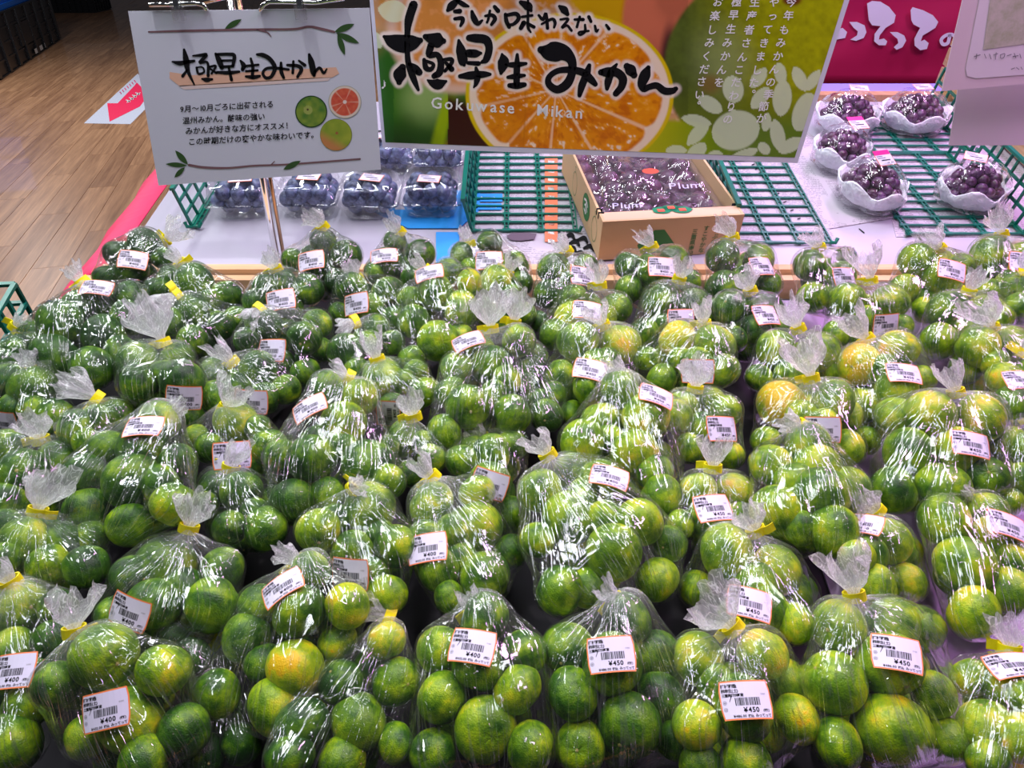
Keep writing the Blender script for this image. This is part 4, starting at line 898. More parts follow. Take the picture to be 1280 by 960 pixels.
for S in [V3([(985, 335, 5), (1020, 325, 5)], 4.74, 1010, 0), V3([(1000, 320, 5), (995, 350, 4)], 4.74, 1010, 0), V3([(1045, 320, 4), (1055, 345, 4)], 4.74, 1010, 0), V3([(1075, 320, 4), (1085, 350, 4)], 4.74, 1010, 0), V3([(1100, 325, 4), (1125, 318, 4)], 4.74, 1010, 0), V3([(1115, 312, 4), (1110, 352, 4)], 4.74, 1010, 0), V3([(1140, 325, 4), (1165, 318, 4), (1160, 340, 4), (1142, 345, 4), (1140, 325, 4)], 4.74, 1010, 0), V3([(1180, 330, 4), (1205, 322, 4)], 4.74, 1010, 0), V3([(1215, 335, 5), (1245, 330, 5)], 4.74, 1010, 0), V3([(1222, 315, 4), (1232, 345, 4)], 4.74, 1010, 0), V3([(1255, 320, 4), (1262, 345, 4)], 4.74, 1010, 0), V3([(1205, 410, 4), (1225, 402, 4)], 4.74, 1010, 0), V3([(1235, 400, 4), (1250, 412, 4)], 4.74, 1010, 0), V3([(1262, 398, 4), (1270, 412, 4)], 4.74, 1010, 0)]: ribbon(mb, S, hf(.002))
mb.build('reversed_lettering', M['grey_ink'], rs_)
r2_ = empty('hanging_sign', at_y(1250, 180, YR+.05)); tag(r2_, 'blank pale sheet hanging behind and below the reversed sign', 'sign', 'signs seen from behind')
H1 = r2_.location.copy(); mb = MB(); P = [at_y(x, y, YR+.05)-H1 for x, y in ((1212, 20), (1380, 20), (1360, 181), (1186, 182))]; bk = [p+Vector((0, .0015, 0)) for p in P]
mb.add(P+bk, [(0, 3, 2, 1), (4, 5, 6, 7), (0, 1, 5, 4), (1, 2, 6, 5), (2, 3, 7, 6), (3, 0, 4, 7)]); mb.build('sheet', mat('backlit_paper_pale', (.60, .52, .58), .35), r2_)
# ------------------------------------------------------------------ the bags of mandarins
# each: label text | tie (x,y) | 'b' when the neck is tucked behind | tip of the gathered neck | tab side | price label (x,y,angle,price)
#       | fruits (x,y,r[,ripeness]) in photo pixels | ripeness | lift towards the viewer
BAGS = [
 # back row, left to right
 ('small dark green mandarin bag at the rear left corner of the display',(206,301),'b',(224,286),1,(166,325,-6,400),[(181,306,20),(146,318,16),(165,338,19),(133,346,15),(203,322,13)],.12,0),
 ('rear mandarin bag just right of the chrome pole, dark fruit and tilted ¥400 label',(404,284),'',(391,268),1,(389,326,10,400),[(404,301,16),(433,320,19),(367,325,15),(395,334,20),(421,353,17)],.15,0),
 ('dark green mandarin bag in front of the blue paper, its ¥400 label tilted up right',(500,291),'',(487,276),1,(480,320,8,400),[(494,302,14),(526,317,18),(486,331,21),(517,347,16),(468,340,13)],.2,0),
 ('mandarin bag before the green grid basket, flat white ¥400 label on dark fruit',(587,305),'b',(583,290),1,(611,326,0,400),[(577,319,15),(612,303,15),(645,331,17),(590,337,15),(651,354,15),(622,333,16)],.15,0),
 ('narrow mandarin bag beside the cardboard box\'s left corner, label half hidden by a neck',(709,315),'',(699,301),1,(729,346,-8,400),[(692,335,19),(732,333,15),(685,367,17),(712,352,14),(674,402,13),(735,352,14)],.2,0),
 ('mandarin bag in front of the cardboard box\'s printed front, label beside a clear neck',(815,309),'',(806,292),1,(827,334,-3,450),[(786,332,18),(817,342,20),(842,325,18),(785,362,17),(862,352,15)],.25,0),
 ('mandarin bag at the cardboard box\'s right corner, ¥450 label at its right',(916,297),'',(908,276),1,(953,333,5,450),[(903,321,20),(904,360,22),(948,326,20),(930,350,17),(962,356,15)],.25,0),
 ('mandarin bag below the right tray of green grid, square ¥450 label on dark fruit',(1024,310),'',(1017,293),0,(1056,347,2,450),[(1012,332,20),(1050,349,21),(1055,325,15),(1015,372,19),(1036,371,14)],.3,0),
 ('yellowish mandarin bag at the rear right with a pink label tilting down',(1175,311),'',(1160,296),1,(1190,338,-15,450),[(1146,326,22),(1178,347,22),(1130,362,19),(1200,333,16),(1155,388,16),(1172,325,14)],.5,0),
 ('mandarin bag under the wrapped grapes at the right edge, one large round fruit in front',(1252,293),'',(1245,268),0,(1278,328,-10,450),[(1238,320,24),(1260,352,15),(1235,365,16),(1278,322,19)],.45,0),
 ('mandarin bag cut by the right photo edge in the second row, no label',(1276,340),'b',(1284,320),1,None,[(1273,386,20),(1290,360,18),(1266,362,13)],.35,0),
 # second row
 ('mandarin bag without visible label right of the rear corner bag, yellow tie on top',(226,329),'',(214,316),-1,None,[(243,355,25),(285,370,20),(196,361,15),(212,348,14),(262,378,16)],.3,0),
 ('mandarin bag at the chrome pole\'s foot with a tilted ¥400 label and yellow tie',(345,337),'',(335,320),1,(351,375,12,400),[(352,352,17),(385,362,19),(362,384,18),(320,377,16),(330,358,15)],.25,0),
 ('mandarin bag with centred tilted ¥400 label, fourth from the left in the second row',(446,348),'b',(440,338),1,(445,380,9,400),[(440,361,20),(485,365,19),(462,388,20),(425,393,13),(492,399,16)],.2,0),
 ('big mandarin bag on its side, label bent over its top fruit, near the middle rear',(532,338),'b',(524,330),1,(537,343,15,400),[(544,366,22),(577,387,23,.5),(587,353,16,.55),(560,339,14),(512,373,14),(517,402,20),(548,426,25,.5),(515,448,18),(575,420,16)],.38,.02),
 ('unlabelled mandarin bag behind two clear necks in the middle of the second row',(634,340),'b',(640,330),1,None,[(620,352,20,.6),(597,367,16),(641,372,17),(606,388,17),(655,392,15)],.3,0),
 ('mandarin bag with yellow tie and pinkish faded label, in front of the narrow bag',(750,357),'',(747,334),1,(734,388,-8,450),[(717,373,18),(714,397,20,.6),(770,385,19),(693,418,19),(752,397,18)],.35,0),
 ('mandarin bag whose label is veiled by a clear neck, below the box front',(849,349),'',(856,330),0,(852,400,3,450),[(825,377,23),(865,378,19),(888,388,15),(832,407,14),(805,417,19)],.2,0),
 ('dark mandarin bag with yellow tie and wide ¥450 label below the box\'s right corner',(938,364),'',(930,345),0,(958,394,3,450),[(911,384,20),(957,388,21),(945,412,18),(918,424,16),(972,410,15)],.15,0),
 ('mandarin bag with a wide yellow tie under a tall neck, label behind another tie',(1088,351),'',(1083,318),1,(1108,406,5,450),[(1058,375,22),(1112,378,21),(1085,400,18),(1045,418,17),(1125,408,15)],.45,0),
 ('large mandarin bag with tie at top, right side third row, no readable label',(1211,364),'',(1221,343),0,None,[(1185,388,23),(1232,388,21),(1173,427,23),(1208,412,16),(1250,398,16)],.4,0),
 # left cluster
 ('large shiny creased mandarin bag lying on its side at the left, label at its top',(103,352),'b',(93,342),1,(121,361,-4,400),[(160,397,22),(130,421,27),(122,380,23),(76,405,29),(98,385,22),(70,447,30),(165,371,20),(115,460,26),(150,440,20),(45,420,16)],.22,.025),
 ('mandarin bag at the far left edge next to the green basket rim',(20,410),'b',(26,402),1,None,[(22,438,19),(45,430,15),(6,452,16)],.2,0),
 ('mandarin bag with yellow tie centred behind the left cluster, thin stretched film, no label',(221,367),'',(199,382),-1,None,[(240,390,23),(277,408,17),(240,426,19),(214,402,18),(296,398,14)],.25,0),
 ('mandarin bag with ¥400 label low on round fruit and long neck leaning left',(204,428),'',(183,385),1,(230,497,-3,400),[(175,455,27),(222,448,20),(228,476,27),(173,478,24),(195,499,15),(238,520,18),(205,470,20)],.28,0),
 ('mandarin bag with upright tall fruit and clear ¥400 label left of the centre',(325,386),'',(312,398),1,(339,438,0,400),[(330,406,22),(381,422,21),(397,404,18,.45),(308,426,16),(352,455,17),(382,466,18),(402,437,13)],.22,0),
 ('mandarin bag with small yellow tie left of the upright fruit bag, label veiled at right',(290,453),'',(272,432),1,(314,502,-4,400),[(268,466,20),(323,463,24),(357,487,18),(272,496,20),(330,498,20),(297,484,18)],.32,0),
 ('mandarin bag behind a narrow neck at left centre, small yellow tie, yellowish front fruit',(282,511),'',(296,488),0,None,[(295,528,27,.55),(336,558,21),(245,545,15),(262,560,18),(322,535,16),(355,590,17)],.38,0),
 ('mandarin bag with bent white neck to the left and dark label gap, centre left',(444,402),'',(427,409),0,None,[(470,414,20),(433,441,23),(462,430,17),(490,428,15),(445,462,15)],.25,0),
 ('mandarin bag with a bright round top fruit and hidden upright label, centre left',(472,450),'',(462,424),0,(486,517,86,400),[(479,475,26,.5),(530,490,19),(490,507,16),(505,478,16),(450,496,22,.5),(520,466,14)],.35,0),
 ('large mandarin bag at the very left, radiating film creases under a yellow tie',(43,458),'',(34,448),0,(6,526,-8,400),[(40,483,28),(11,478,23),(16,510,18),(70,520,22),(42,512,18)],.4,0),
 ('mandarin bag with wide fan shaped neck leaning left over it, yellow tie, left side',(121,498),'',(86,477),1,None,[(95,535,22,.45),(146,519,20),(122,524,20),(168,530,14),(108,552,16)],.28,0),
 ('mandarin bag with a broad yellow tie and upright neck near the left edge',(51,550),'',(44,524),1,None,[(28,592,29),(70,576,26),(41,629,17,.5),(9,627,23),(92,604,18),(8,560,22)],.35,0),
 ('largest mandarin bag at left centre with a big white glare and slanted ¥400 label',(210,520),'b',(222,512),1,(179,533,3,400),[(200,526,24,.45),(178,560,30),(222,577,22),(165,601,33),(105,592,26),(112,640,30),(217,630,27,.5),(162,656,26,.45),(135,560,22),(200,605,24)],.3,.03),
 ('mandarin bag with upright folded neck before a dark label, left of the big centre bag',(288,585),'',(296,560),1,(290,569,3,400),[(273,608,24),(302,614,25),(287,660,21),(332,660,27),(255,632,18),(318,640,18),(345,625,16)],.28,0),
 ('large rounded mandarin bag with label tilted on its upper left, left of centre',(436,472),'b',(424,466),1,(387,510,30,400),[(450,496,22,.55),(430,529,28,.5),(460,581,31),(390,573,30),(352,571,22),(366,627,28),(408,487,22),(486,602,21),(410,618,22),(428,560,20)],.33,.035),
 ('narrow mandarin bag with yellow tie and tab, squeezed right of the rounded bag',(517,521),'',(511,499),1,None,[(506,548,23),(540,572,18),(486,558,14),(512,592,16),(528,552,14)],.27,0),
 ('big mandarin bag with a twisted neck pair above it and slanted label, centre rear',(614,411),'',(609,374),1,(585,426,22,400),[(648,426,20),(614,458,25),(571,460,20),(563,490,19),(585,508,27),(555,541,22),(640,518,25),(618,495,20),(600,435,18),(632,476,20)],.35,.02),
 ('slim mandarin bag at the right flank of the twisted neck pair',(642,403),'',(647,374),1,None,[(668,445,16),(656,483,16),(683,520,20),(663,463,17),(692,492,15),(672,500,14)],.25,0),
 ('mandarin bag with yellow tie, two yellowish fruit above a ¥450 label, right of centre',(754,407),'',(745,388),1,(737,462,-12,450),[(722,426,25),(776,431,25,.65),(700,468,18),(745,460,23),(779,477,17),(733,484,19),(716,517,16),(760,452,18)],.4,0),
 ('mandarin bag with bright yellow fruit left of its tie, faded label under a neck',(880,405),'',(876,384),1,(872,464,-2,450),[(846,424,23,.75),(892,432,25,.5),(808,448,16),(827,475,20),(870,457,22),(903,462,20),(850,450,16)],.42,0),
 ('unlabelled mandarin bag with a fruit pair beside a white neck, right of centre',(998,411),'',(985,384),0,None,[(970,437,24),(1026,440,23),(985,470,18),(949,472,17),(1048,466,16),(1005,460,18)],.45,0),
 ('very yellow mandarin bag with neck leaning left and a ¥450 label, right side',(1084,424),'',(1062,400),1,(1130,467,-6,450),[(1074,456,25,.85),(1123,436,24,.65),(1120,486,24),(1078,507,22),(1150,474,18),(1082,550,18),(1104,462,18)],.45,0),
 ('mandarin bag at the right edge with yellow tie and tall neck, second from the edge',(1240,410),'',(1229,382),0,None,[(1222,434,25,.5),(1266,432,24),(1206,462,16),(1244,455,18)],.4,0),
 ('mandarin bag cut by the right edge with only a corner of its label showing',(1276,440),'b',(1286,430),1,(1277,477,-2,450),[(1258,475,22,.6),(1285,470,20),(1264,508,26),(1280,500,20)],.42,0),
 # middle rows
 ('big central mandarin bag, crumpled neck at its upper left and lilac ¥400 label',(685,569),'',(672,548),0,(762,596,-13,400),[(675,613,26),(715,589,20),(752,606,31),(709,649,32),(799,653,29,.5),(767,690,34,.5),(672,675,22),(699,738,30),(821,724,27,.5),(736,735,25),(730,620,22),(756,650,24),(835,680,16)],.38,.03),
 ('mandarin bag on its side with bright glare streaks and foreshortened pink label, centre right',(777,474),'b',(772,462),1,(820,496,-20,450),[(750,525,24,.55),(808,520,29,.55),(793,567,30,.5),(728,553,29),(775,487,24),(845,520,20,.6),(826,620,26),(760,548,20),(818,590,22)],.45,.025),
 ('small labelled mandarin bag before a yellow tie with a veiling neck over its face',(869,486),'',(873,458),0,(903,536,-3,450),[(852,508,20),(907,514,20),(880,536,21),(912,568,18),(862,560,18),(890,500,16)],.45,0),
 ('mandarin bag with yellow tie and large lilac ¥450 label left of the yellow-spotted bag',(891,585),'',(893,555),1,(892,635,3,450),[(872,613,23,.5),(918,613,22,.65),(886,653,28),(851,655,18),(925,645,18),(895,675,18)],.4,0),
 ('tall mandarin bag with orange-yellow blush on its left fruit and a ¥450 label',(1014,473),'',(1004,434),1,(1028,537,0,450),[(976,505,29,.95),(1042,502,27,.5),(957,551,18),(1027,534,23),(1058,560,22,.55),(1002,520,20),(1060,520,16)],.5,0),
 ('large symmetrical mandarin bag with upright clear neck and ¥450 label, right side',(1195,491),'',(1187,463),0,(1214,555,-11,450),[(1162,519,30,.65),(1227,522,29,.6),(1136,567,31,.3),(1198,567,32,.55),(1116,613,28,.3),(1178,610,30,.45),(1233,597,26,.25),(1120,520,14)],.45,.01),
 ('mandarin bag at the right edge beside the symmetrical bag, mostly outside the photo',(1275,520),'b',(1285,515),1,None,[(1262,556,22),(1279,600,23),(1282,560,18),(1262,628,18)],.4,0),
 ('large mandarin bag with hazy film folds lying over its neighbours, right of centre',(1000,533),'b',(990,527),1,None,[(1010,556,26),(964,581,25),(1020,588,30,.6),(1026,618,34,.4),(970,638,31,.5),(1043,664,32,.4),(1058,612,27,.45),(992,602,24),(1000,660,22)],.45,.03),
 ('mandarin bag half under others with just a label corner at its left, right of centre',(1096,640),'b',(1090,634),0,(1077,657,3,450),[(1108,677,29,.55),(1080,692,26),(1130,690,18),(1095,732,25),(1130,728,25,.5),(1071,697,22)],.48,-.01),
 ('mandarin bag with tilted pink label at the right edge over the lilac board',(1212,628),'b',(1206,622),1,(1260,657,-20,450),[(1181,650,30,.55),(1246,672,27,.6),(1206,706,35,.5),(1217,766,32,.6),(1263,739,31,.45),(1264,700,22),(1232,640,20)],.5,.01),
 ('mandarin bag with upright neck and yellow tie at left with label peeking behind, large fruits',(236,660),'',(245,628),0,(161,765,-18,400),[(206,706,36),(192,755,32),(265,756,33),(277,712,26),(165,720,24),(143,767,22),(232,735,24)],.3,.01),
 ('mandarin bag with neck pointing straight up at the far left and bright yellow-green fruit',(47,639),'',(58,600),-1,None,[(30,680,32,.55),(75,680,28),(108,708,26,.15),(8,656,20),(60,706,24),(4,700,22),(112,672,18)],.35,.01),
 ('left edge mandarin bag with yellow tie and a ¥400 label cut by the frame',(14,728),'',(2,712),1,(15,839,8,400),[(26,757,32,.5),(14,814,28,.45),(36,878,26),(17,928,36),(68,802,27,.15),(72,760,22),(50,840,22)],.38,.01),
 ('tilted mandarin bag at the front left, yellow tie at its upper left, ¥400 label',(93,789),'',(88,750),-1,(131,888,14,400),[(131,820,38,.4),(204,838,31,.65),(164,899,38,.45),(71,856,28,.3),(108,921,26,.6),(180,951,30,.35),(230,913,30,.2),(100,858,22),(190,870,22)],.38,.015),
 ('big dark mandarin bag at the front left centre with steep label and blue-green glare',(372,704),'b',(366,698),1,(353,734,34,400),[(375,765,33),(434,757,28,.65),(370,835,35,.8),(343,884,34,.55),(388,713,23),(422,802,20,.5),(309,797,29,.35),(271,867,28,.4),(322,757,25),(330,828,24),(405,780,20)],.35,.02),
 ('mandarin bag with yellow tie and long tab, creased film radiating down, centre left',(441,613),'',(446,609),1,(437,717,0,400),[(398,663,27,.5),(463,636,32,.4),(441,690,26,.45),(495,682,26),(483,744,25,.5),(420,650,20),(475,670,20),(470,715,20)],.35,.01),
 ('central mandarin bag, fan neck to the left, tall ¥400 label on its left flank',(540,597),'',(522,579),1,(534,685,12,400),[(539,631,28,.5),(597,659,31,.45),(596,617,22,.55),(532,672,22),(606,721,32,.3),(548,712,26,.35),(562,746,20),(638,690,18),(565,665,22),(575,700,22)],.38,.01),
 ('mandarin bag with slanted label low at its right, directly above the twin fruit pair, centre',(606,550),'b',(600,545),1,(612,605,-18,400),[(614,567,24),(612,603,26),(577,576,20),(637,645,24),(640,556,20),(590,560,16)],.35,-.01),
 ('front centre mandarin bag with ¥400 label on top and straight glare lines',(594,765),'b',(590,758),1,(590,808,-3,400),[(606,773,31,.2),(550,812,28,.45),(597,833,32,.3),(553,872,31,.45),(606,910,37,.4),(647,861,30,.4),(655,815,27,.35),(663,934,31,.4),(541,941,28,.35),(628,842,20)],.38,.01),
 ('front mandarin bag with ¥450 label tilted up and dark fruit, right of the centre one',(770,752),'b',(764,746),1,(764,818,6,450),[(710,812,31,.3),(765,829,37,.35),(783,772,31,.1),(820,820,30,.12),(716,867,31,.15),(786,906,39,.3),(725,934,31,.35),(825,870,30,.12),(845,925,25,.12),(745,860,24)],.3,.01),
 ('unlabelled mandarin bag low in a dark gap, left of the front centre bag',(486,770),'b',(470,764),1,None,[(483,801,24,.6),(496,852,28,.35),(448,902,34,.4),(495,929,24,.35),(428,951,30,.5),(425,852,27,.15),(378,907,33,.2),(362,946,30,.2),(462,835,20)],.3,-.01),
 ('mandarin bag with lilac-white neck and yellow tie, large ¥450 label at its lower left',(945,664),'',(934,642),-1,(937,754,-12,450),[(909,690,33,.5),(972,712,30,.5),(995,779,24,.5),(943,733,30,.5),(870,735,20,.45),(958,760,28,.45),(1000,740,20),(920,770,22)],.45,.01),
 ('front mandarin bag with double yellow tie tab and upright lilac ¥450 label',(917,785),'',(888,752),1,(932,875,5,450),[(873,823,31,.55),(953,817,30,.6),(929,884,38,.45),(871,906,29,.7),(932,957,32,.4),(996,898,28,.7),(985,850,20),(895,855,24),(875,955,24,.4)],.48,.015),
 ('front right mandarin bag with upright bushy neck and ¥450 label above one huge fruit',(1068,745),'',(1058,702),0,(1121,817,-6,450),[(1048,783,32,.5),(1115,780,31,.5),(1042,853,37,.5),(1112,830,38,.5),(1115,911,45,.5),(1167,868,28,.5),(1048,929,30,.5),(1183,926,26,.5),(1150,786,24),(1080,870,24)],.5,.015),
 ('mandarin bag at the lower right corner with crinkled neck and pink label',(1262,812),'b',(1264,780),1,(1266,832,8,450),[(1214,847,24,.55),(1258,853,30,.5),(1232,906,32,.5),(1276,922,30,.75),(1235,951,25,.5),(1285,870,24)],.5,.01),
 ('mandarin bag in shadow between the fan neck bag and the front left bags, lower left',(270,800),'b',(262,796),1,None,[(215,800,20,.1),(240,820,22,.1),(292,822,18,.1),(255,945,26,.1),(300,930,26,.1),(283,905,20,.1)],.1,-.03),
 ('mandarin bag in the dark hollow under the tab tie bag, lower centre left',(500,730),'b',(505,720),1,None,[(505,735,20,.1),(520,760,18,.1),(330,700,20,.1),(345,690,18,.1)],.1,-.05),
]
BAGS = BAGS[:-1]
SPARE = 4

def mandarin_mesh(k):
    bm = bmesh.new(); nu, nv = 26, 17; r0 = np.random.default_rng(k); ob = .86+.03*k
    ph = r0.uniform(0, 6.28, 6); vs = []
    for j in range(nv+1):
        th = math.pi*j/nv
        for i in range(nu):
            a = 2*math.pi*i/nu
            r = 1+.022*math.sin(2*a+ph[0])*math.sin(th)+.018*math.sin(3*th+ph[1])+.015*math.sin(3*a+ph[2])*math.sin(th)
            dim = .13*math.exp(-(th/.30)**2)+.07*math.exp(-((math.pi-th)/.25)**2)
            r *= 1-dim*(1+.25*math.cos(8*a))
            vs.append(bm.verts.new((r*math.sin(th)*math.cos(a), r*math.sin(th)*math.sin(a), ob*r*math.cos(th))))
    for j in range(nv):
        for i in range(nu):
            q = [vs[j*nu+i], vs[(j+1)*nu+i], vs[(j+1)*nu+(i+1) % nu], vs[j*nu+(i+1) % nu]]
            try: bm.faces.new(q)
            except ValueError: pass
    bmesh.ops.remove_doubles(bm, verts=bm.verts, dist=1e-4)
    # calyx button
    z = ob*.885; b = [bm.verts.new((.085*math.cos(t), .085*math.sin(t), z-.01)) for t in np.linspace(0, 2*math.pi, 7, endpoint=False)]
    t2 = [bm.verts.new((.05*math.cos(t), .05*math.sin(t), z+.03)) for t in np.linspace(0, 2*math.pi, 7, endpoint=False)]
    fc = [bm.faces.new(t2)]+[bm.faces.new((b[i], b[(i+1) % 7], t2[(i+1) % 7], t2[i])) for i in range(7)]
    bmesh.ops.recalc_face_normals(bm, faces=bm.faces)
    for f in bm.faces: f.smooth = True
    for f in fc: f.material_index = 1
    me = D.meshes.new('mandarin'); bm.to_mesh(me); bm.free(); me.materials.append(M['fruit']); me.materials.append(M['stem']); return me
MAND = [mandarin_mesh(k) for k in range(4)]

# price labels, 47 x 34 mm, gently curved
LW, LH, LR = .0475, .0345, .075
def lab_xf(z):
    def f(x, y):
        a = x/LR; rr = LR+z
        return Vector((math.sin(a)*rr, y, math.cos(a)*rr-LR))
    return f
def label_meshes():
    def plate(w, h, z, nm, mt, rc):
        pts = []; nx = 8
        vs = []; fs = []; ny = 4
        for j in range(ny+1):
            y = -h/2+h*j/ny; inset = 0
            e = min(abs(y+h/2), abs(h/2-y)); inset = rc*(1-math.sqrt(max(0, 1-(1-min(e/rc, 1))**2))) if e < rc else 0
            for i in range(nx+1): vs.append(lab_xf(z)(-(w/2-inset)+(w-2*inset)*i/nx, y))
        for j in range(ny):
            for i in range(nx): fs.append((j*(nx+1)+i, j*(nx+1)+i+1, (j+1)*(nx+1)+i+1, (j+1)*(nx+1)+i))
        n = len(vs)
        vs += [v-Vector((0, 0, .00012)) for v in vs]; fs += [tuple(n+i for i in f[::-1]) for f in fs]
        return pydata(nm, vs, fs, mt)
    base = plate(LW, LH, 0, 'label_edge', M['border'], .0016); face = plate(LW-.0026, LH-.0026, .00015, 'label_face', M['label'], .0013)
    pr = {}
    for price, tot in ((400, '¥432.00'), (450, '¥486.00')):
        mb = MB(); x = lab_xf(.0003); l = -.0215
        text(mb, '植村和哉', l, .0110, .0040, x, .03, space=.92)
        text(mb, '極早生(土)', l, .0070, .0036, x, .03, space=.92)
        text(mb, '三重県御浜町産', l, .0032, .0031, x, .03, space=.92)
        rr = np.random.default_rng(5); bx = -.010
        while bx < .0125:
            wd = rr.choice([.0003, .0005, .0008]); mb.add([x(bx, -.0050), x(bx+wd, -.0050), x(bx+wd, .0020), x(bx, .0020)], [(0, 1, 2, 3)], 0); bx += wd+rr.choice([.0003, .0006])
        text(mb, '¥%d' % price, -.0035, -.0110, .0062, x, .03)
        text(mb, '(税抜)', .0142, -.0105, .0026, x, .03, space=.8)
        text(mb, tot, -.0135, -.0151, .0031, x, .03); text(mb, '税込', -.0005, -.0151, .0026, x, .04)
        text(mb, 'みってって', .0062, -.0151, 0.0031, x, .03, space=.95)
        for yy, ch in ((-.0020, '□'), (-.0080, '※')):
            n = 10; cx, cy = -.0195, yy
            mb.add([x(cx+r*math.cos(2*math.pi*i/n), cy+r*math.sin(2*math.pi*i/n)) for r in (.0017, .0014) for i in range(n)], [(i, (i+1) % n, n+(i+1) % n, n+i) for i in range(n)], 0)
            mb.add([x(cx-.0007, cy-.0003), x(cx+.0007, cy-.0003), x(cx+.0007, cy+.0003), x(cx-.0007, cy+.0003)], [(0, 1, 2, 3)], 0)
        text(mb, '0100', .0145, .0040, .0022, x, 0, mi=1)
        pr[price] = pydata('label_print', mb.v, mb.f, [M['ink'], M['grey_ink']], False, mb.m)
    return base, face, pr
LBASE, LFACE, LPRINT = label_meshes()

def tape_mesh(tab):
    mb = MB(); n = 16; h = .0060
    ring = [(.0115*math.cos(a), .0056*math.sin(a)) for a in np.linspace(0, 2*math.pi, n, endpoint=False)]
    vs = []
    for r in (1, .86):
        for z in (-h, h): vs += [(x*r, y*r, z) for x, y in ring]
    fs = []
    for i in range(n):
        j = (i+1) % n; fs += [(i, j, n+j, n+i), (2*n+i, 3*n+i, 3*n+j, 2*n+j), (i, 2*n+i, 2*n+j, j), (n+i, n+j, 3*n+j, 3*n+i)]
    mb.add(vs, fs)
    if tab:
        P = [(.008, -.0052), (.011, -.0056), (.016, -.0050), (.021, -.0036)]
        for (x0, y0), (x1, y1) in zip(P, P[1:]):
            mb.add([(x0, y0, -h), (x1, y1, -h), (x1, y1, h), (x0, y0, h), (x0, y0+.0008, -h), (x1, y1+.0008, -h), (x1, y1+.0008, h), (x0, y0+.0008, h)],
                   [(0, 1, 2, 3), (7, 6, 5, 4), (0, 4, 5, 1), (2, 6, 7, 3), (1, 5, 6, 2)])
    return pydata('tape', mb.v, mb.f, M['tape'])
TAPE = {0: tape_mesh(False), 1: tape_mesh(True)}

def solve():
    F_ = []
    for bi, b in enumerate(BAGS):
        fr = b[6]; cx = sum(f[0] for f in fr)/len(fr); cy = sum(f[1] for f in fr)/len(fr)
        tc = pile_t(cx, cy, b[8]); mr = sum(f[2] for f in fr)/len(fr)
        for k, f in enumerate(fr):
            t = tc+.5*(pile_t(f[0], f[1], b[8])-tc)
            r_ = f[2]
            if r_ < .78*mr: t += .9*mr*t/F; r_ = .86*mr          # only peeking out: further back, full size
            F_.append([bi, f[0], f[1], r_, t, f[3] if len(f) > 3 else None, 0])
        rr = random.Random(bi); nf = 6 if len(fr) > 6 else 5
        for k in range(nf):
            a = 2*math.pi*(k+.3)/nf+bi; q = mr*(1.15 if len(fr) > 6 else .9)
            x = cx+q*math.cos(a)*1.05; y = cy+q*math.sin(a)*1.4+mr*.6
            t = tc+.5*(pile_t(x, y, b[8])-tc); R = mr*t/F
            F_.append([bi, x, y, mr*.93, t+R*1.75, None, 1])
    A = np.array([[f[0], f[1], f[2], f[3], f[4], f[6]] for f in F_]); n = len(A)
    x, y, r, t0 = A[:, 1], A[:, 2], A[:, 3], A[:, 4].copy(); t = t0.copy()
    dp = np.hypot(x[:, None]-x[None], y[:, None]-y[None]); rs = r[:, None]+r[None]
    I, J = np.where(np.triu(dp < rs*1.02, 1))
    sgn = np.where(t0[I] > t0[J], 1, -1)
    for it in range(240):
        tm = (t[I]+t[J])/2
        S = .95*(r[I]*t[I]+r[J]*t[J])/F; pr = dp[I, J]*tm/F
        Dn = np.sqrt(np.maximum(0, S*S-pr*pr)); gap = (t[I]-t[J])*sgn
        v = np.maximum(0, Dn-gap)*.35
        dt = np.zeros(n); np.add.at(dt, I, sgn*v*.5); np.add.at(dt, J, -sgn*v*.5)
        t += np.clip(dt, -.01, .01)+(t0-t)*.03
    lim = np.array([pile_t(a, b_, -.085) for a, b_ in zip(x, y)]); t = np.minimum(t, lim)
    return F_, t

